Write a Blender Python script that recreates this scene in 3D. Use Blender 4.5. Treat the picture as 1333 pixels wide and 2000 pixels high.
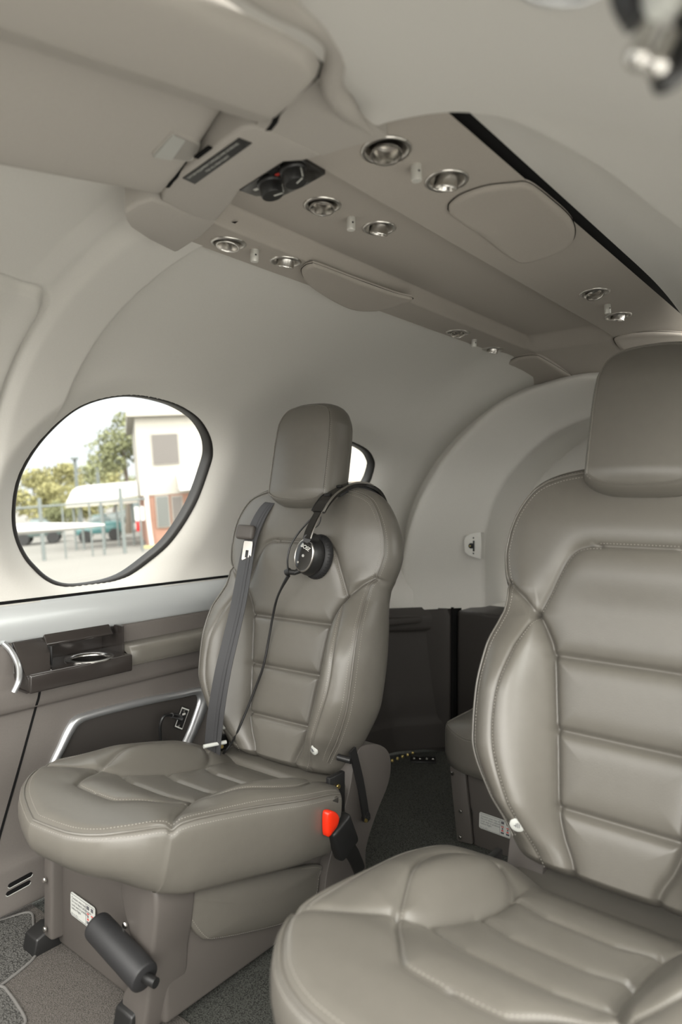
import bpy, bmesh, math, random
import numpy as np
from mathutils import Vector, Matrix

S = bpy.context.scene
COL = S.collection
for o in list(bpy.data.objects):
    bpy.data.objects.remove(o, do_unlink=True)
random.seed(7); RNG = np.random.RandomState(7)
PI = math.pi

# ------------------------------------------------------------------ camera
CAM = np.array([.70, 0.0, .88])
YAW, PITCH = math.radians(38.9), math.radians(-1.3)
cf = np.array([-math.sin(YAW)*math.cos(PITCH), math.cos(YAW)*math.cos(PITCH), math.sin(PITCH)])
cr = np.array([math.cos(YAW), math.sin(YAW), 0.0])
cu = np.cross(cr, cf)
cam_data = bpy.data.cameras.new('camera')
cam_data.lens = 24.0; cam_data.sensor_width = 36.0; cam_data.sensor_fit = 'AUTO'
cam_data.clip_start = .01; cam_data.clip_end = 500
cam_data.dof.use_dof = True; cam_data.dof.focus_distance = 1.45; cam_data.dof.aperture_fstop = 3.2
cam = bpy.data.objects.new('camera', cam_data); COL.objects.link(cam)
cam.matrix_world = Matrix(((cr[0], cu[0], -cf[0], CAM[0]), (cr[1], cu[1], -cf[1], CAM[1]), (cr[2], cu[2], -cf[2], CAM[2]), (0, 0, 0, 1)))
S.camera = cam

# ------------------------------------------------------------------ light, world, exposure
S.view_settings.view_transform = 'Standard'; S.view_settings.look = 'None'
S.view_settings.gamma = 1.0; S.view_settings.use_curve_mapping = False
S.view_settings.exposure = 0.46
world = bpy.data.worlds.new('hazy_sky'); S.world = world
world.use_nodes = True
wn = world.node_tree.nodes; wl = world.node_tree.links
bg = wn['Background']
tc = wn.new('ShaderNodeTexCoord'); dot = wn.new('ShaderNodeVectorMath'); dot.operation = 'DOT_PRODUCT'
dot.inputs[1].default_value = (.80, -.30, .52)               # towards the veiled sun, over the open door and windscreen
ramp = wn.new('ShaderNodeValToRGB'); wl.new(tc.outputs['Generated'], dot.inputs[0])
mr = wn.new('ShaderNodeMapRange'); mr.inputs['From Min'].default_value = -1.0; wl.new(dot.outputs['Value'], mr.inputs['Value'])
wl.new(mr.outputs[0], ramp.inputs[0]); wl.new(ramp.outputs[0], bg.inputs['Color'])
ce = ramp.color_ramp.elements
ce[0].position = .0; ce[0].color = (.12, .128, .132, 1)
ce[1].position = .40; ce[1].color = (.15, .157, .16, 1)
e_ = ce.new(.62); e_.color = (.62, .605, .575, 1)
e_ = ce.new(.92); e_.color = (1.0, .98, .925, 1)
bg.inputs['Strength'].default_value = 6.9

# ------------------------------------------------------------------ helpers
def ray(px, py):
    return cf + cr*(px-666.5)/1333. - cu*(py-1000.)/1333.
def at_x(px, py, x):
    d = ray(px, py); return CAM + d*((x-CAM[0])/d[0])
def at_y(px, py, y):
    d = ray(px, py); return CAM + d*((y-CAM[1])/d[1])
def at_z(px, py, z):
    d = ray(px, py); return CAM + d*((z-CAM[2])/d[2])

def pchip(xs, ys):
    xs = np.array(xs, float); ys = np.array(ys, float)
    h = np.diff(xs); dl = np.diff(ys)/h
    m = np.zeros(len(xs)); m[0] = dl[0]; m[-1] = dl[-1]
    for i in range(1, len(xs)-1):
        if dl[i-1]*dl[i] > 0:
            w1 = 2*h[i]+h[i-1]; w2 = h[i]+2*h[i-1]
            m[i] = (w1+w2)/(w1/dl[i-1]+w2/dl[i])
    def f(x):
        x = np.clip(np.asarray(x, float), xs[0], xs[-1])
        i = np.clip(np.searchsorted(xs, x, side='right')-1, 0, len(h)-1)
        s = (x-xs[i])/h[i]
        return ((1+2*s)*(1-s)**2*ys[i] + s*(1-s)**2*h[i]*m[i] + s*s*(3-2*s)*ys[i+1] + s*s*(s-1)*h[i]*m[i+1])
    return f

def sstep(a, b, x):
    t = np.clip((np.asarray(x, float)-a)/(b-a), 0, 1); return t*t*(3-2*t)

def spline(pts, n=12, closed=False):
    P = np.array(pts, float); N = len(P); out = []
    rng = range(N) if closed else range(N-1)
    for i in rng:
        if closed: p0, p1, p2, p3 = P[i-1], P[i], P[(i+1) % N], P[(i+2) % N]
        else: p0, p1, p2, p3 = P[max(i-1, 0)], P[i], P[i+1], P[min(i+2, N-1)]
        for k in range(n):
            t = k/n
            out.append(.5*((2*p1)+(p2-p0)*t+(2*p0-5*p1+4*p2-p3)*t*t+(3*p1-p0-3*p2+p3)*t**3))
    if not closed: out.append(P[-1])
    return np.array(out)

def resample(P, step):
    P = np.asarray(P, float)
    L = np.concatenate([[0], np.cumsum(np.linalg.norm(np.diff(P, axis=0), axis=1))])
    n = max(2, int(round(L[-1]/step))+1)
    s = np.linspace(0, L[-1], n)
    return np.stack([np.interp(s, L, P[:, i]) for i in range(P.shape[1])], 1)

def dist_poly(X, Y, poly):
    """distance of points (X,Y) to an open polyline"""
    d = np.full(X.shape, 1e9)
    poly = np.asarray(poly, float)
    for a, b in zip(poly[:-1], poly[1:]):
        ab = b-a; L = ab@ab+1e-12
        t = np.clip(((X-a[0])*ab[0]+(Y-a[1])*ab[1])/L, 0, 1)
        d = np.minimum(d, np.hypot(X-a[0]-t*ab[0], Y-a[1]-t*ab[1]))
    return d

def inside(X, Y, poly):
    poly = np.asarray(poly); c = np.zeros(X.shape, bool); n = len(poly); j = n-1
    for i in range(n):
        xi, yi = poly[i]; xj, yj = poly[j]
        if yi != yj:
            c ^= ((yi > Y) != (yj > Y)) & (X < (xj-xi)*(Y-yi)/(yj-yi)+xi)
        j = i
    return c

def grid_faces(nr, nc, wrap=False, off=0):
    r = np.arange(nr-1)[:, None]; c = np.arange(nc if wrap else nc-1)[None, :]
    c2 = (c+1) % nc
    return np.stack([r*nc+c, r*nc+c2, (r+1)*nc+c2, (r+1)*nc+c], -1).reshape(-1, 4)+off

class MB:
    """collects shapes into one mesh"""
    def __init__(s): s.v = []; s.f = []; s.n = 0
    def add(s, V, F):
        V = np.asarray(V, float).reshape(-1, 3)
        s.v.append(V)
        for f in F: s.f.append([int(i)+s.n for i in f])
        s.n += len(V); return s
    def box(s, c, size, R=None, bev=.0, seg=2):
        bm = bmesh.new(); bmesh.ops.create_cube(bm, size=1.0)
        for v in bm.verts: v.co = Vector((v.co.x*size[0], v.co.y*size[1], v.co.z*size[2]))
        if bev > 0: bmesh.ops.bevel(bm, geom=bm.edges[:], offset=bev, segments=seg, profile=.5, affect='EDGES')
        return s.bm(bm, c, R)
    def bm(s, bm, c=(0, 0, 0), R=None):
        bm.verts.index_update()
        V = np.array([v.co for v in bm.verts])
        if R is not None: V = V @ np.asarray(R).T
        F = [[v.index for v in f.verts] for f in bm.faces]
        bm.free(); return s.add(V+np.asarray(c, float), F)
    def tube(s, P, r, n=10, caps=True, flat=None):
        P = np.asarray(P, float); m = len(P)
        T = np.gradient(P, axis=0); T /= np.linalg.norm(T, axis=1)[:, None]+1e-12
        up = np.array([0, 0, 1.]) if abs(T[0][2]) < .9 else np.array([1., 0, 0])
        A = np.cross(T[0], up); A /= np.linalg.norm(A)
        rs = np.full(m, r) if np.isscalar(r) else np.asarray(r, float)
        V = []
        for i in range(m):
            A = A-T[i]*(A@T[i]); A /= np.linalg.norm(A); B = np.cross(T[i], A)
            for k in range(n):
                a = 2*PI*k/n; V.append(P[i]+rs[i]*(math.cos(a)*A+math.sin(a)*B))
        F = grid_faces(m, n, True).tolist()
        if caps: F += [list(range(n))[::-1], list(range((m-1)*n, m*n))]
        return s.add(V, F)
    def ribbon(s, P, side, w, th):
        """flat strap: path P, per-point side vectors, width w, thickness th"""
        P = np.asarray(P, float); m = len(P)
        T = np.gradient(P, axis=0); T /= np.linalg.norm(T, axis=1)[:, None]+1e-12
        sd = np.asarray(side, float); sd = np.broadcast_to(sd, P.shape).copy()
        sd -= T*(sd*T).sum(1)[:, None]; sd /= np.linalg.norm(sd, axis=1)[:, None]
        nn = np.cross(T, sd)
        ws = np.full(m, w) if np.isscalar(w) else np.asarray(w, float)
        ws = ws[:, None]
        V = np.stack([P-sd*ws/2-nn*th/2, P+sd*ws/2-nn*th/2, P+sd*ws/2+nn*th/2, P-sd*ws/2+nn*th/2], 1).reshape(-1, 3)
        F = grid_faces(m, 4, True).tolist()+[[3, 2, 1, 0], [4*(m-1), 4*m-3, 4*m-2, 4*m-1]]
        return s.add(V, F)
    def lathe(s, prof, c, axis, n=40, cap=False):
        """prof: list of (radius, height along axis)"""
        ax = np.asarray(axis, float); ax = ax/np.linalg.norm(ax)
        h = np.array([0, 0, 1.]) if abs(ax[2]) < .9 else np.array([1., 0, 0])
        A = np.cross(ax, h); A /= np.linalg.norm(A); B = np.cross(ax, A)
        V = [np.asarray(c)+r*(math.cos(2*PI*k/n)*A+math.sin(2*PI*k/n)*B)+ax*z for r, z in prof for k in range(n)]
        F = grid_faces(len(prof), n, True).tolist()
        if cap: F += [list(range(n))[::-1], list(range((len(prof)-1)*n, len(prof)*n))]
        return s.add(V, F)
    def prism(s, outline, th, c, A, B, bev=0., seg=2):
        """outline in plane coords (a,b), extruded by th along A x B, rims bevelled"""
        bm = bmesh.new()
        vs = [bm.verts.new((p[0], p[1], 0)) for p in outline]
        f = bm.faces.new(vs)
        r = bmesh.ops.extrude_face_region(bm, geom=[f])
        for v in r['geom']:
            if isinstance(v, bmesh.types.BMVert): v.co.z += th
        bmesh.ops.recalc_face_normals(bm, faces=bm.faces[:])
        if bev > 0:
            ed = [e for e in bm.edges if abs(e.verts[0].co.z-e.verts[1].co.z) < 1e-9]
            bmesh.ops.bevel(bm, geom=ed, offset=bev, segments=seg, profile=.5, affect='EDGES', clamp_overlap=True)
        A = np.asarray(A, float); B = np.asarray(B, float); N = np.cross(A, B)
        return s.bm(bm, c, np.stack([A, B, N], 1))
    def build(s, name, mat, parent=None, smooth=True, angle=40):
        V = np.concatenate(s.v) if s.v else np.zeros((0, 3))
        base = np.array(parent['_at']) if parent is not None else np.zeros(3)
        me = bpy.data.meshes.new(name); me.from_pydata((V-base).tolist(), [], s.f); me.update()
        return link(name, me, mat, parent, smooth, angle)

def link(name, me, mat, parent=None, smooth=True, angle=40):
    if smooth:
        me.shade_smooth()
        if angle and angle < 180: 
            try: me.set_sharp_from_angle(angle=math.radians(angle))
            except Exception: pass
    if mat is not None: me.materials.append(mat)
    o = bpy.data.objects.new(name, me); COL.objects.link(o)
    if parent is not None:
        o.parent = parent; o['_at'] = list(parent['_at'])
    else: o['_at'] = [0., 0., 0.]
    return o

def npmesh(name, V, F, mat, parent=None, smooth=True, angle=0):
    base = np.array(parent['_at']) if parent is not None else np.zeros(3)
    V = np.asarray(V, float)-base; F = np.asarray(F)
    me = bpy.data.meshes.new(name)
    me.vertices.add(len(V)); me.vertices.foreach_set('co', V.ravel())
    k = F.shape[1]
    me.loops.add(F.size); me.loops.foreach_set('vertex_index', F.ravel().astype(np.int32))
    me.polygons.add(len(F)); me.polygons.foreach_set('loop_start', (np.arange(len(F))*k).astype(np.int32))
    me.update(calc_edges=True); me.validate()
    return link(name, me, mat, parent, smooth, angle)

def thing(name, at, label, cat, group=None):
    o = bpy.data.objects.new(name, None); COL.objects.link(o)
    o.location = [float(a) for a in at]; o['_at'] = [float(a) for a in at]
    o.empty_display_size = .02
    return tag(o, label, cat, group)
def tag(o, label, cat, group=None, kind=None):
    o['label'] = label; o['category'] = cat
    if group: o['group'] = group
    if kind: o['kind'] = kind
    return o
def struct(o, label=None, cat=None):
    o['kind'] = 'structure'
    if label: o['label'] = label
    if cat: o['category'] = cat
    return o

def text(name, body, size, c, A, B, mat, parent, align='LEFT', shear=0., lift=.0004, bold=0.):
    """raised lettering: A = reading direction, B = up direction of the letters"""
    cu_ = bpy.data.curves.new(name, 'FONT'); cu_.body = body; cu_.size = size; cu_.align_x = align; cu_.shear = shear; cu_.offset = bold
    t = bpy.data.objects.new(name, cu_); COL.objects.link(t)
    dg = bpy.context.evaluated_depsgraph_get()
    me = bpy.data.meshes.new_from_object(t.evaluated_get(dg))
    bpy.data.objects.remove(t, do_unlink=True)
    A = np.asarray(A, float); A /= np.linalg.norm(A); B = np.asarray(B, float); B -= A*(A@B); B /= np.linalg.norm(B); N = np.cross(A, B)
    base = np.array(parent['_at']) if parent is not None else np.zeros(3)
    for v in me.vertices:
        p = np.asarray(c)+A*v.co.x+B*v.co.y+N*lift-base
        v.co = Vector(p)
    me.materials.clear()
    return link(name, me, mat, parent, False)

# ------------------------------------------------------------------ materials
def srgb(r, g, b):
    return tuple(((c/255/12.92) if c/255 <= .04045 else ((c/255+.055)/1.055)**2.4) for c in (r, g, b))
def material(name, col, rough=.5, metal=0., spec=.5, noise=None, bump=None, trans=0., coat=0., sheen=0.):
    """noise=(scale, amount): soft mottling of the colour;  bump=(scale, strength, distance)"""
    m = bpy.data.materials.new(name); m.use_nodes = True
    nt = m.node_tree; b = nt.nodes['Principled BSDF']
    b.inputs['Base Color'].default_value = (*col, 1); b.inputs['Roughness'].default_value = rough
    b.inputs['Metallic'].default_value = metal; b.inputs['Specular IOR Level'].default_value = spec
    b.inputs['Coat Weight'].default_value = coat
    if sheen: b.inputs['Sheen Weight'].default_value = sheen; b.inputs['Sheen Roughness'].default_value = .6
    co = nt.nodes.new('ShaderNodeTexCoord')
    if noise:
        n = nt.nodes.new('ShaderNodeTexNoise'); n.inputs['Scale'].default_value = noise[0]; n.inputs['Detail'].default_value = 4
        nt.links.new(co.outputs['Object'], n.inputs['Vector'])
        mx = nt.nodes.new('ShaderNodeMix'); mx.data_type = 'RGBA'
        mx.inputs[6].default_value = (*[c*(1-noise[1]) for c in col], 1); mx.inputs[7].default_value = (*[min(1, c*(1+noise[1])) for c in col], 1)
        nt.links.new(n.outputs['Fac'], mx.inputs[0]); nt.links.new(mx.outputs[2], b.inputs['Base Color'])
    if bump:
        n = nt.nodes.new('ShaderNodeTexNoise'); n.inputs['Scale'].default_value = bump[0]; n.inputs['Detail'].default_value = 3
        nt.links.new(co.outputs['Object'], n.inputs['Vector'])
        bp = nt.nodes.new('ShaderNodeBump'); bp.inputs['Strength'].default_value = bump[1]; bp.inputs['Distance'].default_value = bump[2]
        nt.links.new(n.outputs['Fac'], bp.inputs['Height']); nt.links.new(bp.outputs[0], b.inputs['Normal'])
    return m
def glass_material(name, tint=(1, 1, 1), gloss=.06):
    m = bpy.data.materials.new(name); m.use_nodes = True; nt = m.node_tree
    for n in list(nt.nodes): nt.nodes.remove(n)
    out = nt.nodes.new('ShaderNodeOutputMaterial'); mix = nt.nodes.new('ShaderNodeMixShader')
    tr = nt.nodes.new('ShaderNodeBsdfTransparent'); gl = nt.nodes.new('ShaderNodeBsdfGlossy')
    tr.inputs[0].default_value = (*tint, 1); gl.inputs['Roughness'].default_value = .02
    mix.inputs[0].default_value = gloss
    nt.links.new(tr.outputs[0], mix.inputs[1]); nt.links.new(gl.outputs[0], mix.inputs[2]); nt.links.new(mix.outputs[0], out.inputs[0])
    return m
M = {}
M['liner'] = material('headliner_fabric', (.56, .545, .508), .85, spec=.2, noise=(400, .05), bump=(900, .15, .0006), sheen=.15)
M['panel'] = material('overhead_panel_fabric', (.37, .34, .303), .8, spec=.25, noise=(400, .05), bump=(900, .12, .0006))
M['console'] = material('console_fabric', (.38, .357, .325), .8, spec=.25, noise=(400, .05), bump=(900, .12, .0006))
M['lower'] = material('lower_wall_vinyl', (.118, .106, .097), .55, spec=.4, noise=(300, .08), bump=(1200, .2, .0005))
M['lower_dark'] = material('shaded_lower_vinyl', (.036, .032, .029), .6, spec=.3, bump=(1200, .2, .0005))  # lower wall vinyl with the rear cabin's shade put into the colour
M['leather'] = material('taupe_leather', (.116, .108, .093), .36, spec=.55, noise=(60, .06), bump=(700, .22, .0007))
M['leather_side'] = M['leather']
M['thread'] = material('seam_thread', (.34, .32, .285), .7)
M['plastic'] = material('taupe_shell_plastic', (.085, .076, .069), .5, spec=.4, bump=(1500, .2, .0004))
M['trim'] = material('silver_trim_paint', (.62, .645, .65), .32, metal=.4, spec=.5)
M['silver'] = material('satin_silver', (.55, .56, .57), .3, metal=.8)
M['steel'] = material('brushed_steel', (.62, .60, .57), .25, metal=1.0)
M['nickel'] = material('brushed_nickel', (.50, .48, .45), .28, metal=1.0)
M['brass'] = material('yellow_plated_steel', (.65, .5, .18), .3, metal=1.0)
M['black'] = material('black_plastic', (.012, .012, .012), .4)
M['black_soft'] = material('black_foam_grip', (.016, .016, .017), .55, bump=(800, .2, .0006))
M['rubber'] = material('black_rubber', (.014, .013, .012), .5)
M['gap'] = material('shadow_gap_black', (.008, .008, .008), .9, spec=.1)
M['strap'] = material('grey_belt_webbing', (.05, .05, .053), .65, bump=(1800, .3, .0005))
M['strap_black'] = material('black_webbing', (.012, .012, .013), .7, bump=(1800, .3, .0005))
M['red'] = material('red_button_plastic', (.75, .03, .008), .3)
M['white'] = material('white_sticker', (.52, .53, .50), .45)
M['ink'] = material('dark_ink', (.10, .10, .11), .6)
M['whiteink'] = material('pale_ink', (.62, .62, .58), .6)
M['redink'] = material('red_ink', (.55, .05, .04), .6)
M['gloss_black'] = material('piano_black', (.012, .011, .010), .14, spec=.6)
M['glass'] = glass_material('window_acrylic', (.96, .97, .96), .04)
M['pin'] = material('pale_satin_metal', (.62, .61, .57), .35, metal=.3)
M['lens'] = material('clear_lens_plastic', (.30, .285, .262), .15, spec=.6)
M['pale_plastic'] = material('pale_grey_plastic', (.40, .40, .375), .45)

# ================================================================== CABIN SHELL
def shell_w(Y): return .80-.14*sstep(1.35, 2.06, Y)
def shell_h(Y): return .62-.095*sstep(1.84, 2.08, Y)-.19*np.clip(.58-np.asarray(Y, float), 0, 2)*.9
def shell_n(Y): return 2.4-.55*sstep(1.45, 2.06, Y)
Z0 = .72; ZB = .645
NARC = 250
def shell_pt(Y, s):
    """s in [0,1]: 0 = bottom edge of the liner, 1 = top centre (starboard half, x<0)"""
    Y = np.asarray(Y, float); s = np.asarray(s, float)
    lo = .12
    th = np.clip((s-lo)/(1-lo), 0, 1)*PI/2
    n = shell_n(Y)
    x = -shell_w(Y)*np.clip(np.cos(th), 1e-9, 1)**(2/n)
    z = np.where(s < lo, ZB+(Z0-ZB)*s/lo, Z0+shell_h(Y)*np.clip(np.sin(th), 0, 1)**(2/n))
    x = np.where(s < lo, x+.022*(1-s/lo)**2, x)
    return np.stack([x, np.broadcast_to(Y, x.shape), z], -1)
_s = np.linspace(0, 1, 4000)
def reparam(Y, xcut=None):
    """arc-length even samples"""
    P = shell_pt(np.full(4000, Y), _s); L = np.concatenate([[0], np.cumsum(np.linalg.norm(np.diff(P, axis=0), axis=1))])
    top = L[-1] if xcut is None else np.interp(xcut, P[:, 0], L)
    return np.interp(np.linspace(0, top, NARC), L, _s)
def on_shell(px, py):
    d = ray(px, py); t = np.linspace(.3, 4, 6000)
    P = CAM+d*t[:, None]
    a = np.clip((P[:, 2]-Z0)/shell_h(P[:, 1]), 0, 1)
    hw = shell_w(P[:, 1])*np.clip(1-a**shell_n(P[:, 1]), 0, 1)**(1/shell_n(P[:, 1]))
    i = np.argmax(-P[:, 0] > hw)
    return P[i]
WIN_PX = [(45, 1000), (60, 930), (110, 860), (180, 808), (265, 791), (340, 802), (388, 824), (413, 850), (424, 880), (419, 915), (391, 986), (340, 1060), (270, 1110), (200, 1131), (130, 1133), (80, 1103), (52, 1055)]
WIN = spline([on_shell(*p) for p in WIN_PX], 14, True)
WIN2_PX = [(739, 918), (736, 903), (726, 890), (706, 879), (683, 871), (655, 868), (622, 876), (598, 898), (588, 930), (596, 962), (625, 980), (665, 983), (702, 972), (728, 948)]
def z_to_shell(Y, z):
    a = np.clip((z-Z0)/shell_h(Y), 0, 1); n = shell_n(Y)
    return np.stack([-shell_w(Y)*(1-a**n)**(1/n), Y, z], -1)
WIN2 = spline([on_shell(*p) for p in WIN2_PX], 12, True)

def normals_grid(P):
    a = np.gradient(P, axis=0); b = np.gradient(P, axis=1)
    n = np.cross(a, b); return n/(np.linalg.norm(n, axis=-1)[..., None]+1e-12)
def near_dist(V, poly):
    out = np.empty(len(V))
    for i in range(0, len(V), 20000):
        out[i:i+20000] = np.sqrt(((V[i:i+20000, None, :]-poly[None])**2).sum(-1)).min(1)
    return out
def make_shell(Ys, wins, rib=True, xcut=None):
    P = np.stack([shell_pt(np.full(NARC, y), reparam(y, xcut)) for y in Ys])       # (nY, NARC, 3)
    N = normals_grid(P)
    c = np.array([0, 0, .8]); 
    flip = ((c-P)*N).sum(-1) < 0; N[flip] *= -1
    Yg = P[..., 1]; Zg = P[..., 2]
    D = np.zeros(Yg.shape)
    if rib:
        D += (.020*(sstep(.625, .672, Yg)-sstep(.768, .777, Yg))+.010*(1-sstep(.62, .66, Yg)))*sstep(.66, .82, Zg)
        # hatch panel in front of the rib: a groove line and a softly raised panel
        s = (1.252-Zg); e = (.638-Yg)
        r = .03
        q = np.where((s < r) & (e < r), r-np.hypot(np.minimum(s-r, 0), np.minimum(e-r, 0)), np.minimum(s, e))
        D += sstep(.66, .82, Zg)*np.where(Yg < .66, .007*sstep(-.001, .006, q)-.010*np.exp(-((q+.002)/.004)**2), 0)
    keep = np.ones(Yg.shape, bool)
    flat = P.reshape(-1, 3)
    for W in wins:
        box = (flat[:, 1] > W[:, 1].min()-.15) & (flat[:, 1] < W[:, 1].max()+.15) & (flat[:, 2] > W[:, 2].min()-.15) & (flat[:, 2] < W[:, 2].max()+.15)
        d = np.full(len(flat), 1.); d[box] = near_dist(flat[box], W)
        ins = np.zeros(len(flat), bool); ins[box] = inside(flat[box, 1], flat[box, 2], W[:, 1:])
        dd = np.where(ins, 0, d).reshape(Yg.shape)
        D = D*sstep(.01, .08, dd)-.040*(1-np.clip(dd/.085, 0, 1))**2
        keep &= ~((ins & (d > .0015)).reshape(Yg.shape))
    V = P+N*D[..., None]
    F = grid_faces(*Yg.shape)
    F = F[keep.ravel()[F].all(1)]
    if rib: F = F[((V.reshape(-1, 3)[F][:, :, 0] < -.12) | (V.reshape(-1, 3)[F][:, :, 1] < .655)).all(1)]
    return V, N, F, P
YS = np.linspace(.12, 2.17, 416)
V, N, F, PB = make_shell(YS, [WIN, WIN2])
WALLV, WALLN, WALLB = V.reshape(-1, 3), N.reshape(-1, 3), PB.reshape(-1, 3)
wall_left = struct(npmesh('wall_left', WALLV, F, M['liner']), 'pale grey fabric liner of the curved side wall with an oval window')
YS2 = np.linspace(.62, 2.17, 160)
WIN_R = WIN2*np.array([1, 1, 1]); WIN_M = WIN.copy()
V2, N2, F2, _p = make_shell(YS2, [WIN, WIN2], rib=False, xcut=-.316)
V2 = V2.reshape(-1, 3)*np.array([-1, 1, 1])
V2[:, 2] += .010*(1-sstep(.316, .40, V2[:, 0]))                        # the liner lifts a little beside the slot
wall_right = struct(npmesh('wall_right', V2, F2[:, ::-1], M['liner']), 'fabric liner of the wall and ceiling beside the dark slot at the right')

def wall_near(p):
    i = ((WALLB-p)**2).sum(1).argmin(); return WALLB[i], WALLN[i]
def window_parts(W, name, label, mirror=False):
    mv = np.array([-1, 1, 1]) if mirror else np.ones(3)
    n = len(W); P = W.copy(); NN = np.zeros_like(P)
    ctr = P.mean(0)
    for i in range(n):
        p, nn = wall_near(P[i]); NN[i] = nn; P[i] = P[i]-nn*((P[i]-p)@nn)
    for _ in range(4): NN = (np.roll(NN, 1, 0)+NN+np.roll(NN, -1, 0))/3
    NN /= np.linalg.norm(NN, axis=1)[:, None]
    P0 = P-NN*.040
    # smooth the normals round the ring
    for _ in range(12): NN = (np.roll(NN, 1, 0)+NN+np.roll(NN, -1, 0))/3
    NN = NN*.35+np.array([1, 0, .12])*.65
    NN /= np.linalg.norm(NN, axis=1)[:, None]
    T = np.roll(P, -1, 0)-np.roll(P, 1, 0); T /= np.linalg.norm(T, axis=1)[:, None]
    B = np.cross(T, NN); B /= np.linalg.norm(B, axis=1)[:, None]
    B[((P-ctr)*B).sum(1) < 0] *= -1
    prof = [(.0115, -.004), (.0105, .010), (.008, .0098), (.002, .0075), (-.0015, .003), (-.003, -.012), (-.004, -.022)]
    R = [P0+B*b+NN*h for b, h in prof]
    V = np.concatenate(R)*mv
    Fq = grid_faces(len(prof), n, True)
    ring = npmesh(name, V, Fq, M['rubber'], None, True, 50)
    struct(ring, label)
    g = P0+NN*-.019-B*.002
    V = np.concatenate([[g.mean(0)], g])*mv
    F = [[0, 1+i, 1+(i+1) % n] for i in range(n)]
    pane = npmesh('pane', V, np.array(F), M['glass'], ring, True); pane['label'] = 'clear acrylic pane'
    return ring
window_1 = window_parts(WIN, 'window_1', 'large rounded cabin window in the left wall with a black rubber seal')
window_2 = window_parts(WIN2, 'window_2', 'small rear window half hidden behind the left seat headrest')
window_3 = window_parts(WIN, 'window_3', 'oval window in the right wall', True)
window_4 = window_parts(WIN2, 'window_4', 'small rear window in the right wall', True)

# ---- overhead vent panel: W-shaped section with a recessed centre
PXL, PXR = -.238, .303
def panel_z(x, Y):
    x = np.asarray(x, float); Y = np.asarray(Y, float); a = np.abs(x)
    drop = -.10*sstep(1.86, 2.12, Y)
    side = 1.302+(a-.125)*np.where(x < 0, .06, .07)
    rec = 1.333-.036*sstep(1.83, 1.885, Y+1.2*np.clip(a-.05, 0, 1)**2)   # recess ends in a curved step
    w = sstep(.103, .124, a)
    z = rec*(1-w)+side*w
    z = z+.016*sstep(-PXL-.014, -PXL, -x)**2
    return z+drop
px_ = np.concatenate([np.linspace(PXL, PXL+.02, 10), np.linspace(PXL+.024, -.13, 24), np.linspace(-.128, -.10, 20), np.linspace(-.096, .096, 44), np.linspace(.10, .128, 20), np.linspace(.132, PXR-.024, 38), np.linspace(PXR-.02, PXR, 10)])
py_ = np.concatenate([np.linspace(.64, 1.78, 260), np.linspace(1.784, 1.93, 60), np.linspace(1.94, 2.12, 24)])
XX, YY = np.meshgrid(px_, py_)
PV = np.stack([XX, YY, panel_z(XX, YY)], -1)
# turned-up rim all round
rim = lambda row: np.stack([row[:, 0], row[:, 1], row[:, 2]+.03], -1)
rows = np.concatenate([[rim(PV[0])+np.array([0, .006, 0])], PV], 0)
lc = rows[:, :1]+np.array([-.002, 0, .03]); rows = np.concatenate([lc, rows], 1)
ceiling = struct(npmesh('ceiling', rows.reshape(-1, 3), grid_faces(*rows.shape[:2]), M['panel'], None, True, 50), 'grey overhead panel along the middle of the ceiling carrying the air vents')
# dark slot between panel and liner on the port side
mb = MB()
yy = np.linspace(.60, 2.05, 40)
P = np.stack([np.stack([np.full(40, x_), yy, z_-.10*sstep(1.86, 2.12, yy)], 1) for x_, z_ in ((.280, 1.333), (.345, 1.336))], 1)
mb.add(P.reshape(-1, 3), grid_faces(40, 2).tolist())
struct(mb.build('trim_1', M['gap']), 'dark shadow slot along the right edge of the overhead panel')

# ---- aft arch frame
OUT = [(1030, 760), (960, 800), (880, 880), (830, 960), (800, 1040), (785, 1110), (772, 1188)]
INN = [(1150, 815), (1075, 850), (1000, 920), (960, 990), (945, 1060), (944, 1120), (944, 1186)]
YA, YB = 2.03, 2.10
oc = [at_y(*p, YA) for p in OUT]; ic = [at_y(*p, YB) for p in INN]
def sym(c, top):
    c = [np.array(p) for p in c]; L = c[::-1]
    full = L+[np.array(top)]+[p*np.array([-1, 1, 1]) for p in c]
    return resample(spline(full, 10), .012)
oc_ = sym(oc, (0, YA, 1.245)); ic_ = sym(ic, (0, YB, 1.13))
k = 160
def rs(P, k):
    L = np.concatenate([[0], np.cumsum(np.linalg.norm(np.diff(P, axis=0), axis=1))]); s = np.linspace(0, L[-1], k)
    return np.stack([np.interp(s, L, P[:, i]) for i in range(3)], 1)
oc_, ic_ = rs(oc_, k), rs(ic_, k)
prof = [(-.30, .05), (-.12, .022), (-.02, .006), (0, 0), (.03, -.022), (.10, -.050), (.2, -.062), (.35, -.055), (.55, -.035), (.8, -.01), (.95, .0), (1.0, .012), (1.0, .05), (1.0, .30)]
prof = spline(prof, 4)
rows = []
for u, dy in prof:
    P = oc_+(ic_-oc_)*u; P = P.copy(); P[:, 1] = YA+(YB-YA)*np.clip(u, 0, 1)+dy
    rows.append(P)
rows = np.array(rows)
struct(npmesh('trim_2', rows.reshape(-1, 3), grid_faces(*rows.shape[:2]), M['liner'], None, True, 60), 'rolled fabric arch framing the opening at the rear of the cabin')
# recessed baggage bulkhead behind the arch
xs = np.linspace(-.62, .62, 30); zs = np.linspace(.3, 1.32, 30)
XX, ZZ = np.meshgrid(xs, zs)
VB = np.stack([XX, 2.40-.10*(XX/.6)**2, ZZ], -1)
struct(npmesh('wall_aft', VB.reshape(-1, 3), grid_faces(30, 30), M['liner']), 'pale rear bulkhead panel seen through the arch')

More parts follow.
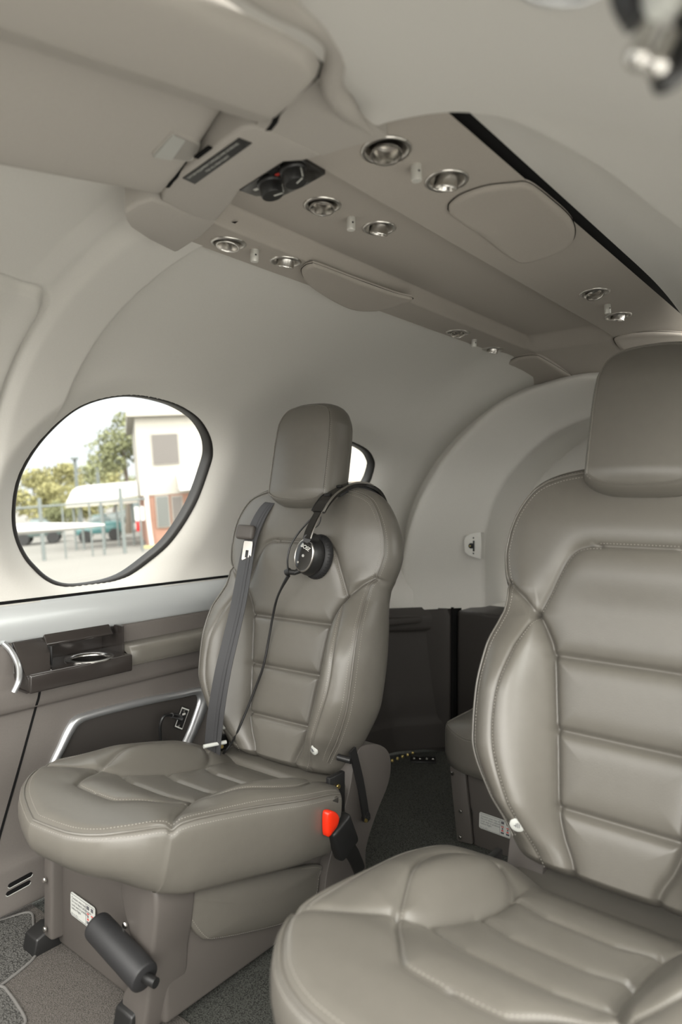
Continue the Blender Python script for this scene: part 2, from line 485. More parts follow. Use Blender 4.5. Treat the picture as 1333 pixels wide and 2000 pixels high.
# ---- floor
def carpet(name, col, sc, st):
    m = material(name, col, .95, spec=.1)
    nt = m.node_tree; b = nt.nodes['Principled BSDF']
    co = nt.nodes.new('ShaderNodeTexCoord'); w1 = nt.nodes.new('ShaderNodeTexVoronoi'); w1.inputs['Scale'].default_value = sc
    nt.links.new(co.outputs['Object'], w1.inputs['Vector'])
    rp = nt.nodes.new('ShaderNodeValToRGB'); rp.color_ramp.elements[0].color = (*[min(1, c*1.7) for c in col], 1); rp.color_ramp.elements[1].color = (*[c*.45 for c in col], 1); rp.color_ramp.elements[1].position = .75
    nt.links.new(w1.outputs['Distance'], rp.inputs[0]); nt.links.new(rp.outputs[0], b.inputs['Base Color'])
    bp = nt.nodes.new('ShaderNodeBump'); bp.inputs['Strength'].default_value = st; bp.inputs['Distance'].default_value = .002; bp.invert = True
    nt.links.new(w1.outputs['Distance'], bp.inputs['Height']); nt.links.new(bp.outputs[0], b.inputs['Normal'])
    return m
M['carpet'] = carpet('charcoal_loop_carpet', (.075, .077, .069), 480, .6)
M['carpet_front'] = carpet('grey_brown_carpet', (.115, .105, .095), 620, .6)
M['mat'] = carpet('woven_mat_grey', (.10, .098, .092), 360, .9)
mb = MB(); mb.box((0, .78, -.02), (1.7, 2.7, .04)); struct(mb.build('floor', M['carpet']), 'charcoal carpet floor of the cabin')

# ---- lower side wall (dark vinyl) : section swept along Y, both sides
def lower_off(Y):
    return -(shell_w(Y)-.80)*.6+np.interp(Y, [1.6, 1.9, 2.06], [0, .045, .16])
LOW = [(-.792, .567), (-.774, .562), (-.771, .548), (-.769, .53), (-.767, .505), (-.765, .495), (-.760, .485), (-.753, .474), (-.750, .468), (-.748, .455), (-.749, .435), (-.7505, .427), (-.754, .420), (-.760, .416), (-.7625, .410), (-.762, .39), (-.760, .36), (-.755, .30), (-.748, .22), (-.738, .14), (-.733, .118), (-.727, .108), (-.722, .100), (-.718, .08), (-.712, .05), (-.707, .025), (-.709, .018), (-.722, .017), (-.735, .016)]
LOWD = spline([(x, 0, z) for x, z in LOW], 4)
CUP0, CUP1 = .694, .944
ys = np.unique(np.concatenate([np.linspace(-.3, CUP0, 40), np.linspace(CUP0, CUP1, 12), np.linspace(CUP1, 1.7, 40), np.linspace(1.72, 2.075, 30)]))
def lower_wall(mir):
    rows = []
    for y in ys:
        s = LOWD.copy(); s[:, 0] += lower_off(y); s[:, 1] = y
        rows.append(s*np.array([mir, 1, 1]))
    return np.array(rows)
LW = lower_wall(1)
LF = grid_faces(*LW.shape[:2]); lv = LW.reshape(-1, 3)
inc = (lv[LF][:, :, 1] > CUP0-1e-6).all(1) & (lv[LF][:, :, 1] < CUP1+1e-6).all(1) & (lv[LF][:, :, 2] > .470).all(1)
LF = LF[~inc]
fy = lv[LF][:, :, 1].mean(1)
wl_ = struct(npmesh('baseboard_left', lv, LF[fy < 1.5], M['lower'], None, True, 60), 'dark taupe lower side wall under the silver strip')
struct(npmesh('baseboard_rear', lv, LF[(fy >= 1.5) & ((fy < 1.80) | (lv[LF][:, :, 2].max(1) < .499))], M['lower_dark'], None, True, 60), 'lower side wall behind the left seat with shade put into its colour')
yl = np.linspace(1.66, 2.06, 20); sh0 = np.array([shell_pt(np.array([y]), np.array([0.]))[0] for y in yl])
lst = np.array([sh0+[.004, 0, .03], sh0+[.0, 0, -.01], np.stack([-.775+lower_off(yl)-.004, yl, np.full(20, .555)], 1), np.stack([-.775+lower_off(yl)-.006, yl, np.full(20, .488)], 1)])
struct(npmesh('trim_7', lst.reshape(-1, 3), grid_faces(4, 20), M['liner']), 'narrow liner strip below the small rear window')
RW = lower_wall(-1); RW = RW[ys > .75]
struct(npmesh('baseboard_right', RW.reshape(-1, 3), grid_faces(*RW.shape[:2]), M['lower']), 'dark lower wall behind the right seat')

# ---- instrument panel and glareshield behind the view, added to block low front light
mb = MB(); mb.box((0, -.95, .40), (1.56, .30, .80), None, .04, 3); mb.box((0, -1.05, .82), (1.56, .55, .06), None, .03, 3)
struct(mb.build('front_blocker', M['lower_dark'], None, True, 40), 'unseen dark instrument panel added ahead of the seats to block low light')

mb = MB(); mb.box((0, 1.15, 1.415), (.95, 2.1, .01)); struct(mb.build('light_leak_cover', M['gap'], None, False), 'unseen roof sheet added above the liner against light leaks')  # added out of view to stop light leaking through the liner joints

# ================================================================== SEATS
class Frame:
    """seat axes: x across (inboard positive), f forward of the backrest plane, t up along the backrest"""
    def __init__(s, o, tilt, yaw, sgn):
        a, y = math.radians(tilt), math.radians(yaw)
        s.o = np.array(o, float); s.sgn = sgn
        s.lat = np.array([math.cos(y), math.sin(y), 0])*sgn
        bk = np.array([-math.sin(y), math.cos(y), 0]); z = np.array([0, 0, 1.])
        s.up = bk*math.sin(a)+z*math.cos(a); s.fw = -(bk*math.cos(a)-z*math.sin(a))
        s.bk = bk
    def P(s, x, f, t):
        x, f, t = [np.asarray(v, float)[..., None] for v in np.broadcast_arrays(x, f, t)]
        return s.o+s.lat*x+s.fw*f+s.up*t

def both(poly): return [np.array(poly), np.array(poly)*np.array([-1, 1])]
def pillow(fr, name, mat, parent, mapf, Wf, B0, B1, cfun, seams, strip, nu, nv, puff=.006, puffw=.03, vgroove=(), flip=False, cap=True):
    """upholstered pad: sheet (x,b)->c between b=B0(u)..B1(u), side strip of rings (outward offset, level 0..1, absolute end level) and a flat back.
    mapf(x,b,c)->world.  seams: (polyline, depth, width)"""
    u = np.sin(np.linspace(-1, 1, nu)*PI/2*.86)/math.sin(PI/2*.86); v = np.sin(np.linspace(-1, 1, nv)*PI/2*.8)/math.sin(PI/2*.8)*.5+.5
    U, Vv = np.meshgrid(u, v)
    b0, b1 = B0(U), B1(U)
    Bb = b0+Vv*(b1-b0); X = U*Wf(Bb)
    C = cfun(X, Bb)
    dm = np.full(X.shape, 1e9)
    for poly, dep, wid in seams:
        d = dist_poly(X, Bb, poly)
        C = C-dep*np.exp(-(d/wid)**2)
        dm = np.minimum(dm, d)
    C = C+puff*(1-np.exp(-(dm/puffw)**1.5))
    sheet = mapf(X, Bb, C).reshape(-1, 3)
    idx = np.arange(nu*nv).reshape(nv, nu)
    loop = np.concatenate([idx[0, :-1], idx[:-1, -1], idx[-1, :0:-1], idx[:0:-1, 0]])
    lx, lb, lc = X.ravel()[loop], Bb.ravel()[loop], C.ravel()[loop]
    n = len(loop)
    for _ in range(1): pass
    tx = np.roll(lx, -2)-np.roll(lx, 2); tb = np.roll(lb, -2)-np.roll(lb, 2)
    for _ in range(10):
        tx = (np.roll(tx, 1)+2*tx+np.roll(tx, -1))/4; tb = (np.roll(tb, 1)+2*tb+np.roll(tb, -1))/4
    L = np.hypot(tx, tb)+1e-12
    ox, ob = tb/L, -tx/L
    arc = np.concatenate([[0], np.cumsum(np.hypot(np.diff(lx), np.diff(lb)))])
    V = [sheet]; F = [grid_faces(nv, nu)]
    prev = loop; off = nu*nv
    rings = strip(lx, lb, lc)            # list of (offset array, c array)
    for o, c in rings:
        o = np.broadcast_to(o, lx.shape).copy()
        for ai, wd, dp in vgroove:
            o -= dp*np.exp(-((np.hypot(lx-ai[0], lb-ai[1]))/wd)**2)
        V.append(mapf(lx+ox*o, lb+ob*o, c)); cur = off+np.arange(n); off += n
        F.append(np.stack([prev, cur, np.roll(cur, -1), np.roll(prev, -1)], 1)); prev = cur
    V = np.concatenate(V); Fs = np.concatenate(F)
    if cap:
        ctr = V[prev].mean(0); V = np.concatenate([V, ctr[None]]); ci = len(V)-1
        Fs = np.concatenate([Fs, np.stack([prev, np.full(n, ci), np.roll(prev, -1), np.roll(prev, -1)], 1)[:, [0, 1, 2, 2]]])
        quads = Fs[:-n]; tris = Fs[-n:, :3]
    else: quads, tris = Fs, None
    if fr.sgn < 0: quads = quads[:, ::-1]
    me_name = name
    base = np.array(parent['_at'])
    me = bpy.data.meshes.new(name)
    allv = V-base
    nt_ = 0 if tris is None else len(tris)
    me.vertices.add(len(allv)); me.vertices.foreach_set('co', allv.ravel())
    li = quads.ravel() if tris is None else np.concatenate([quads.ravel(), tris.ravel()])
    me.loops.add(len(li)); me.loops.foreach_set('vertex_index', li.astype(np.int32))
    st = np.arange(len(quads))*4
    if nt_: st = np.concatenate([st, len(quads)*4+np.arange(nt_)*3])
    me.polygons.add(len(st)); me.polygons.foreach_set('loop_start', st.astype(np.int32))
    me.update(calc_edges=True); me.validate()
    ob_ = link(name, me, mat, parent, True, 0)
    surf = lambda x, b: cfun(x, b)
    return ob_, dict(lx=lx, lb=lb, lc=lc, ox=ox, ob=ob, rings=rings, seams=seams, puff=puff, puffw=puffw, cfun=cfun, mapf=mapf)

def surf_c(info, x, b):
    C = info['cfun'](x, b); dm = np.full(np.shape(x), 1e9)
    for poly, dep, wid in info['seams']:
        d = dist_poly(x, b, poly); C = C-dep*np.exp(-(d/wid)**2); dm = np.minimum(dm, d)
    return C+info['puff']*(1-np.exp(-(dm/info['puffw'])**1.5))
def add_dashes(mb, P, pitch=.0052, ln=.0034, w=.0011):
    """small raised stitches along a 3-D path"""
    Q = resample(P, pitch)
    T = np.gradient(Q, axis=0); T /= np.linalg.norm(T, axis=1)[:, None]+1e-12
    h = np.array([.31, .52, .79]); A = np.cross(T, h); A /= np.linalg.norm(A, axis=1)[:, None]; B = np.cross(T, A)
    F = np.array([[0, 2, 3], [0, 3, 4], [0, 4, 5], [0, 5, 2], [1, 3, 2], [1, 4, 3], [1, 5, 4], [1, 2, 5]])
    for q, t, a, b in zip(Q, T, A, B):
        mb.add([q-t*ln/2, q+t*ln/2, q+a*w*.5, q+b*w*.5, q-a*w*.5, q-b*w*.5], F.tolist())
def offset_poly(poly, d):
    poly = resample(np.asarray(poly, float), .004); T = np.gradient(poly, axis=0); T /= np.linalg.norm(T, axis=1)[:, None]+1e-12
    return poly+np.stack([-T[:, 1], T[:, 0]], 1)*d
def seam_stitch(mb, info, poly, d, lift=.0004):
    q = offset_poly(poly, d); mb_c = surf_c(info, q[:, 0], q[:, 1])+lift
    add_dashes(mb, info['mapf'](q[:, 0], q[:, 1], mb_c))
def edge_stitch(mb, info, sel, din=None, ring=None, frac=0., lift=.0006):
    """along the sheet's rim: din = distance inside the rim, or on the strip between the rim and ring[0]"""
    i = sel
    if din is not None:
        x = info['lx'][i]-info['ox'][i]*din; b = info['lb'][i]-info['ob'][i]*din
        P = info['mapf'](x, b, surf_c(info, x, b)+lift)
    else:
        rr = [(np.zeros_like(info['lx']), info['lc'])]+[(np.broadcast_to(o, info['lx'].shape), c) for o, c in info['rings']]
        o = rr[ring][0]*(1-frac)+rr[ring+1][0]*frac; c = rr[ring][1]*(1-frac)+rr[ring+1][1]*frac
        o = (o+lift)[i]; c = c[i]
        P = info['mapf'](info['lx'][i]+info['ox'][i]*o, info['lb'][i]+info['ob'][i]*o, c)
    add_dashes(mb, P)

# ---- backrest profile tables (along t): valley x, ridge x, ridge height, rim x, rim height
BT = [-.02, 0, .03, .07, .15, .222, .294, .344, .36, .384, .41, .44, .47, .62]
b_xv = pchip(BT, [.055, .063, .078, .09, .100, .110, .121, .143, .152, .155, .16, .16, .16, .16])
b_xr = pchip(BT, [.095, .108, .128, .148, .175, .180, .168, .160, .168, .175, .18, .18, .18, .18])
b_nr = pchip(BT, [.004, .012, .035, .062, .076, .074, .052, .022, .012, .004, .0, .0, .0, .0])
b_xd = pchip(BT, [.120, .143, .162, .188, .217, .220, .216, .208, .206, .207, .214, .2235, .2275, .2275])
b_nd = pchip(BT, [-.008, -.003, .006, .024, .046, .048, .038, .014, .006, .0, -.004, -.004, -.004, -.004])
def back_n(x, t):
    a = np.abs(x); xv, xr, nr, xd, nd = b_xv(t), b_xr(t), b_nr(t), b_xd(t), b_nd(t)
    q1 = np.clip((a-xv)/(xr-xv), 0, 1); q2 = np.clip((a-xr)/np.maximum(xd-xr, 1e-4), 0, 1.2)
    n = np.where(a < xr, nr*(1-(1-q1)**2.2*(1+1.2*q1)), nd+(nr-nd)*(1-q2**2))
    # plump upper pad that rolls back toward the shoulders and the top
    up = sstep(.37, .44, t)
    n = n+up*(.010*(1-(a/.2275)**2)-.012*(a/.2275)**4)-.022*np.clip((t-.50)/.105, 0, 1.2)**2
    n = n+.012*np.exp(-((t-.36)/.05)**2)*np.exp(-((a-.19)/.03)**2)*sstep(.375, .405, t)
    return n
def seat_back_top(u):
    return pchip([0, .2, .29, .345, .40, .55, .70, .80, .87, .94, .98, 1.0], [.557, .558, .567, .594, .603, .5985, .589, .576, .556, .525, .495, .462])(np.abs(u))

def build_seat(tag_label, at, o, tilt, yaw, sgn, full=True):
    fr = Frame(o, tilt, yaw, sgn)
    root = thing('passenger_seat', at, tag_label, 'seat', 'passenger seats facing forward')
    th = {1: MB(), -1: MB()}; te = {1: MB(), -1: MB()}
    # ------- backrest
    mapb = lambda x, b, c: fr.P(x, c, b)
    S1 = [(.055, -.03), (.063, 0), (.078, .03), (.09, .07), (.10, .15), (.11, .222), (.121, .297), (.134, .328), (.154, .357)]
    S2 = [(.154, .357), (.135, .400), (.114, .449), (.100, .468), (.082, .476), (.06, .478)]
    S2b = [(.06, .478), (-.06, .478)]
    S3 = [(.154, .357), (.182, .385), (.214, .408)]
    S4 = [(.154, .357), (.163, .325), (.171, .294), (.181, .222), (.176, .15), (.150, .074), (.128, .029), (.103, -.02)]
    H = [[(-.121, .297), (.121, .297)], [(-.105, .183), (.105, .183)], [(-.09, .07), (.09, .07)]]
    S1s, S2s, S3s, S4s = [spline(p, 6) for p in (S1, S2, S3, S4)]
    seams = []
    for p in both(S1s): seams.append((p, .008, .0060))
    for p in both(S2s): seams.append((p, .004, .0045))
    seams.append((np.array(S2b), .004, .0045))
    for p in both(S3s): seams.append((p, .006, .0045))
    for p in both(S4s): seams.append((p, .0025, .0035))
    for p in H: seams.append((np.array(p), .0065, .0055))
    def strip(lx, lb, lc):
        end = -.095+.02*np.clip((lb-.5)/.1, 0, 1)
        rr = []
        for s_, o_ in ((.03, .0030), (.07, .0060), (.14, .0105), (.25, .015), (.4, .018), (.55, .018), (.7, .015), (.82, .010), (.92, .0), (.97, -.008), (1.0, -.02)):
            topk = sstep(.585, .60, lb)*(np.abs(lx) < .09)
            rr.append((o_*(1-.8*topk), lc+(end-lc)*s_))
        return rr
    back, bi = pillow(fr, 'backrest', M['leather'], root, mapb, b_xd, lambda u: -.012+.006*np.abs(u)**3, seat_back_top, back_n, seams, strip, 300, 420, puff=.0065, puffw=.015)
    for p in both(S2s): seam_stitch(th[int(np.sign(p[0, 0]))], bi, p, .0042*np.sign(p[0, 0]))
    seam_stitch(th[1], bi, S2b, .0042*-1)
    for p in both(S4s): seam_stitch(th[int(np.sign(p[0, 0]))], bi, p, -.0035*np.sign(p[0, 0]))
    for sg in (1, -1):
        sel = np.where((np.sign(bi['lx']) == sg) & (np.abs(bi['lx']) > .095) & (bi['lb'] > .012))[0]
        if sg < 0:   # keep the run contiguous
            k = np.argmax(np.diff(sel) > 1)+1 if (np.diff(sel) > 1).any() else 0
            sel = np.concatenate([sel[k:], sel[:k]]) if k else sel
        edge_stitch(te[sg], bi, sel, din=.0055)
        edge_stitch(te[sg], bi, sel, ring=2, frac=.0)
        pip = MB()
        r0 = bi['rings'][0]; P = fr.P(bi['lx'][sel]+bi['ox'][sel]*.0022, bi['lc'][sel]+.0006, bi['lb'][sel]+bi['ob'][sel]*.0022)
        pip.tube(resample(P, .004), .0018, 6)
        pp = pip.build('piping', M['leather'], back)
    # ------- headrest
    Wh = pchip([.55, .565, .59, .70, .77, .81], [.066, .072, .080, .079, .074, .068])
    hx = lambda x, b, c: fr.P(x, c, b)
    def hb(u): return .578-.006*(1-u*u)+.012*np.abs(u)**6
    def ht(u): return .800-.014*np.abs(u)**3-.030*np.abs(u)**14
    hc = lambda x, b: .043+.008*(1-(x/.08)**2)-.016*np.clip((b-.74)/.06, 0, 1.5)**2-.010*np.clip((.60-b)/.03, 0, 1)**2
    hs = lambda lx, lb, lc: [(o_+.004*np.clip((.62-lb)/.05, 0, 0), lc+(-.052-lc)*s_) for s_, o_ in ((.02, .003), (.06, .006), (.14, .010), (.28, .014), (.45, .016), (.62, .016), (.78, .013), (.9, .006), (.97, -.004), (1., -.014))]
    head, hi = pillow(fr, 'headrest', M['leather'], root, hx, Wh, hb, ht, hc, [], hs, 160, 190, puff=0)
    for sg in (1, -1):
        m2 = MB()
        sel = np.where((np.sign(hi['lx']) == sg) & (hi['lb'] > .585) & (np.abs(hi['lx']) > .062))[0]
        if (np.diff(sel) > 1).any():
            k = np.argmax(np.diff(sel) > 1)+1; sel = np.concatenate([sel[k:], sel[:k]])
        edge_stitch(m2, hi, sel, ring=1, frac=.0)
        m2.build('stitching', M['thread'], head, False)
    pip = MB()
    lo_ = np.arange(len(hi['lx'])); lo_ = np.append(lo_, lo_[0])
    pip.tube(fr.P(hi['lx'][lo_]+hi['ox'][lo_]*.001, hi['lc'][lo_]+.0004, hi['lb'][lo_]+hi['ob'][lo_]*.001)[::2], .0016, 6)
    # second piping around the rear panel
    rr = hi['rings'][7]; o_ = np.broadcast_to(rr[0], hi['lx'].shape)
    pip.tube(fr.P((hi['lx']+hi['ox']*o_)[lo_], rr[1][lo_], (hi['lb']+hi['ob']*o_)[lo_])[::2], .0016, 6)
    pip.build('piping', M['leather'], head)
    # dark well under the headrest and its two posts
    for sx in (-.045, .045):
        post = MB(); post.tube(fr.P(np.full(6, sx), np.full(6, -.012), np.linspace(.50, .60, 6)), .006, 10)
        post.build('headrest_post', M['black'], root)
    # ------- cushion
    mapc = lambda x, b, c: fr.P(x, b, c)
    Wc = pchip([.0, .05, .08, .16, .30, .43, .50, .56, .60], [.205, .228, .236, .236, .217, .198, .186, .172, .160])
    c_f1 = pchip([0, .45, .6, .75, .87, .95, 1.0], [.580, .579, .575, .564, .543, .518, .485])
    Fr = lambda u: c_f1(np.abs(u))-.006-.014*np.abs(u)**1.5-.058*np.clip(-u, 0, 1)**1.15
    tcen = pchip([.0, .06, .12, .2, .35, .44, .50, .55, .60], [-.056, -.045, -.043, -.044, -.034, -.020, -.026, -.039, -.056])
    tedge = pchip([.0, .06, .12, .30, .46, .52, .58], [-.040, -.024, -.018, -.016, -.020, -.030, -.046])
    crest = pchip([.0, .06, .10, .18, .27, .34, .40, .45], [-.036, -.022, -.012, -.004, .0, -.010, -.020, -.026])
    def cush(x, b):
        a = np.abs(x); xv = .098; xr = .165; xd = Wc(b)
        tc_, te, cr_ = tcen(b), tedge(b), crest(b)
        q1 = np.clip((a-xv)/(xr-xv), 0, 1); q2 = np.clip((a-xr)/(xd-xr), 0, 1)
        z = np.where(a < xr, tc_+(cr_-tc_)*(q1*q1*(3-2*q1)*.5+.5*(1-(1-q1)**2)), te+(cr_-te)*(1-q2**2))
        fl = sstep(.36, .46, b)
        zf = tc_+(te-tc_)*np.clip(a/xd, 0, 1)**3
        z = z*(1-fl)+zf*fl
        # rolled edge
        e = np.minimum(xd-a, Fr(np.clip(x/np.maximum(xd, .01), -1, 1))-b)
        return z-.006*(1-np.clip(e/.02, 0, 1))**2
    C1 = [(.0, .470), (.045, .468), (.060, .460), (.082, .432), (.112, .39), (.137, .345), (.165, .285), (.188, .215), (.193, .15), (.175, .09), (.150, .055)]
    C2 = [(.126, .365), (.112, .345), (.102, .30), (.097, .24), (.093, .18), (.098, .12), (.115, .085), (.145, .06)]
    C3 = [(.126, .368), (.150, .405), (.172, .440), (.196, .470)]
    C1s, C2s, C3s = [spline(p, 6) for p in (C1, C2, C3)]
    cs = []
    for p in both(C1s): cs.append((p, .004, .0045))
    for p in both(C2s): cs.append((p, .006, .006))
    for p in both(C3s): cs.append((p, .005, .0055))
    for f_, w_ in ((.352, .10), (.245, .092), (.135, .09)):
        cs.append((np.array([(-w_, f_-.02), (-w_*.5, f_), (w_*.5, f_), (w_, f_-.02)]), .0055, .006))
    def cstrip(lx, lb, lc):
        front = sstep(.40, .56, lb)
        end = -.142+.022*front
        rr = []
        for s_, o_, of in ((.03, .003, .003), (.07, .006, .006), (.14, .008, .007), (.26, .009, .007), (.42, .009, .004), (.6, .008, -.002), (.78, .004, -.016), (.92, -.003, -.034), (.98, -.010, -.048), (1., -.018, -.060)):
            rr.append((o_*(1-front)+of*front, lc+(end-lc)*s_))
        return rr
    cushion, ci = pillow(fr, 'seat_cushion', M['leather'], root, mapc, Wc, lambda u: .004+.07*np.abs(u)**7, Fr, cush, cs, cstrip, 300, 360, puff=.005, puffw=.017,
                         vgroove=(((.199, .475), .006, .0045), ((-.199, .475), .006, .0045)))
    mc = MB()
    sel = np.where((ci['lb'] > .075))[0]
    if (np.diff(sel) > 1).any():
        k = np.argmax(np.diff(sel) > 1)+1; sel = np.concatenate([sel[k:], sel[:k]])
    edge_stitch(mc, ci, sel, din=.006)
    edge_stitch(mc, ci, sel, ring=2, frac=0.)
    mc.build('edge_stitching', M['thread'], cushion, False); mc = MB()
    for p in both(C1s): seam_stitch(mc, ci, p, -.004*(1 if p[3, 0] > 0 else -1))
    mc.build('seam_stitching', M['thread'], cushion, False)
    pip = MB(); pip.tube(resample(fr.P(ci['lx'][sel]+ci['ox'][sel]*.002, ci['lb'][sel]+ci['ob'][sel]*.002, ci['lc'][sel]-.0005), .004), .0020, 6)
    pip.build('piping', M['leather'], cushion)
    for sg in (1, -1):
        th[sg].build('seam_stitching', M['thread'], back, False); te[sg].build('edge_stitching', M['thread'], back, False)
    # round white tag with a dark mark at the foot of each bolster
    for sg in (1, -1):
        c0 = np.array([sg*.135, .035]); nn = surf_c(bi, c0[:1], c0[1:])[0]
        e = .004; dx_ = (surf_c(bi, c0[:1]+e, c0[1:])-surf_c(bi, c0[:1]-e, c0[1:]))[0]/(2*e); dt_ = (surf_c(bi, c0[:1], c0[1:]+e)-surf_c(bi, c0[:1], c0[1:]-e))[0]/(2*e)
        A = fr.lat+fr.fw*dx_; B = fr.up+fr.fw*dt_; A /= np.linalg.norm(A); B -= A*(A@B); B /= np.linalg.norm(B); Nn = np.cross(A, B)
        if Nn@fr.fw < 0: Nn = -Nn
        mt = MB(); mt.lathe([(.0001, .0012), (.0105, .0012), (.0115, .0005), (.0115, -.004)], fr.P(c0[0], nn, c0[1]), Nn, 30)
        tg = mt.build('airbag_tag', M['white'], back); tg['label'] = 'small round white tag'
        mk = MB(); c_ = fr.P(c0[0], nn, c0[1])+Nn*.0015
        for dx2, dy2, w2_, h2_ in ((-.0035, 0, .0012, .007), (-.001, .0005, .0012, .009), (.0015, 0, .0012, .007), (.0035, -.001, .003, .0012)):
            mk.box(c_+A*dx2+B*dy2, (w2_, h2_, .0004), np.stack([A, B, Nn], 1))
        mk.build('tag_mark', M['ink'], tg, False)
    return root, fr, bi, ci
seat_l, frL, biL, ciL = build_seat('taupe leather seat beside the oval window with a black headset hung on its backrest', (-.40, .95, 0), (-.379, 1.096, .304), 11.5, 3.5, 1)
seat_r, frR, biR, ciR = build_seat('nearest taupe leather seat at the right with its headrest cut by the picture edge', (.42, .85, 0), (.398, .997, .336), 14.4, -.5, -1)

# ================================================================== OVERHEAD
def on_panel(px, py):
    d = ray(px, py); t = np.linspace(.3, 4, 8000); P = CAM+d*t[:, None]
    i = np.argmax(P[:, 2] > panel_z(P[:, 0], P[:, 1])); return P[i]
def panel_n(p):
    e = .004
    dx = (panel_z(p[0]+e, p[1])-panel_z(p[0]-e, p[1]))/(2*e); dy = (panel_z(p[0], p[1]+e)-panel_z(p[0], p[1]-e))/(2*e)
    n = np.array([float(dx), float(dy), -1.]); return n/np.linalg.norm(n)      # points down into the cabin

# ---- forward port liner: door-frame roof piece whose rear edge curves aft
def near_shell(Y, s):
    n = 2.4; th = s*PI/2; w = .775; h = .585-.17*np.clip(.62-Y, 0, 2)
    return np.stack([w*np.cos(th)**(2/n), Y, Z0+h*np.sin(th)**(2/n)], -1)
def on_near(px, py):
    d = ray(px, py); t = np.linspace(.15, 3, 6000); P = CAM+d*t[:, None]
    h = .585-.17*np.clip(.62-P[:, 1], 0, 2)
    a = np.clip((P[:, 2]-Z0)/h, 0, 1); hw = .775*np.clip(1-a**2.4, 0, 1)**(1/2.4)
    i = np.argmax((P[:, 0] > hw) | (P[:, 2]-Z0 > h)); return P[i]
EDGE_PX = [(742, 262), (775, 250), (810, 242), (850, 235), (890, 232), (945, 236), (1000, 245), (1100, 290), (1200, 350), (1333, 452)]
ep = np.array([on_near(*p) for p in EDGE_PX])
es = np.arcsin(np.clip((ep[:, 2]-Z0)/(.585-.17*np.clip(.62-ep[:, 1], 0, 2)), 0, 1)**1.2)/(PI/2)
o_ = np.argsort(-es); es, ey = es[o_], ep[o_, 1]
es = np.concatenate([es, [es[-1]-.06, .25, .10]]); ey = np.concatenate([ey, [ey[-1]+.10, ey[-1]+.16, ey[-1]+.18]])
es = np.maximum.accumulate(es[::-1])+np.arange(len(es))*1e-6
fedge = pchip(es, ey[::-1])
ss = np.concatenate([np.linspace(.38, .75, 55), np.linspace(.755, .995, 150)])
LIPXY = [(.232, .655), (.245, .60), (.26, .53), (.285, .475), (.300, .44), (.318, .38), (.325, .30), (.328, .0)]
rows = []
for s_ in ss:
    ye = float(fedge(s_)); xs_ = near_shell(np.array([.45]), np.array([s_]))[0, 0]
    y0 = float(np.interp(xs_, [.20, .232, .245, .26, .285, .300, .325, .34], [.70, .655, .60, .53, .475, .44, .30, .0]))
    if y0 > ye-.02: continue
    if y0 > 0: y0 -= .022
    yv = ye-np.linspace(0, 1, 70)**1.4*(ye-y0)
    P = near_shell(yv, np.full(70, s_))
    ctr = np.array([0, 0, .7]); N = P-ctr; N[:, 1] = 0; N /= np.linalg.norm(N, axis=1)[:, None]
    q = ye-yv
    P = P+N*(.014*np.exp(-(q/.008)**1.5))[:, None]
    dl = dist_poly(P[:, 0], P[:, 1], LIPXY)
    P = P+N*(.022*np.exp(-(dl/.045)**1.6)*.5*sstep(.015, .07, q))[:, None]
    lip = [P[0]+N[0]*.012+np.array([0, .002, 0]), P[0]+N[0]*.045+np.array([0, -.01, 0])]
    rows.append(np.concatenate([lip[::-1], P]))
rows = np.array(rows); keep = rows
struct(npmesh('trim_3', rows.reshape(-1, 3), grid_faces(*rows.shape[:2])[:, ::-1], M['liner'], None, True, 70), 'bright roof liner over the open door at the upper right')

# ---- overhead console in front of the crossbar (falls away forward at 11 degrees)
con = thing('overhead_console', (.10, .3, 1.27), 'long padded grey overhead console at the upper left with a step along its length', 'console')
def con_z(xrel, Y): return 1.268-.19*(.52-np.asarray(Y))
cx = [.170, .165, .156, .13, .09, .04, -.01, -.035, -.050, -.060, -.10, -.15, -.205, -.22]
cz = [.012, .034, .056, .058, .044, .022, .005, .000, .001, .007, .028, .050, .070, .11]
prof = np.stack([cx, cz], 1); prof = spline(prof, 8)
yy = np.linspace(-.32, .6, 60); rows = []
def con_end(x): return np.interp(x, [-.22, -.16, -.10, -.06, -.03, .13, .165], [.575, .575, .575, .565, .552, .528, .525])
for x_, z_ in prof:
    ye = con_end(x_); y_ = .06+(ye-.06)*np.linspace(0, 1, 60)
    r_ = np.stack([np.full(60, x_), y_, con_z(x_, y_)+z_], 1)
    e_ = ye-y_; r_[:, 2] += .010*np.exp(-(e_/.006)**2)
    rows.append(np.concatenate([r_, [r_[-1]+np.array([0, .001, .06])]]))
rows = np.array(rows)
gx = np.linspace(-.06, .166, 30); ge = con_end(gx); gz = con_z(gx, ge)+np.interp(gx, prof[::-1, 0], prof[::-1, 1])
mb = MB(); mb.add(np.concatenate([np.stack([gx, ge-.001, gz+.0095], 1), np.stack([gx, ge+.006, gz+.011], 1)]), grid_faces(2, 30).tolist()); j_ = mb.build('joint_gap', M['gap'], con, False); j_['label'] = 'dark joint at the rear end'
npmesh('console_body', rows.reshape(-1, 3), grid_faces(*rows.shape[:2]), M['console'], con, True, 50)
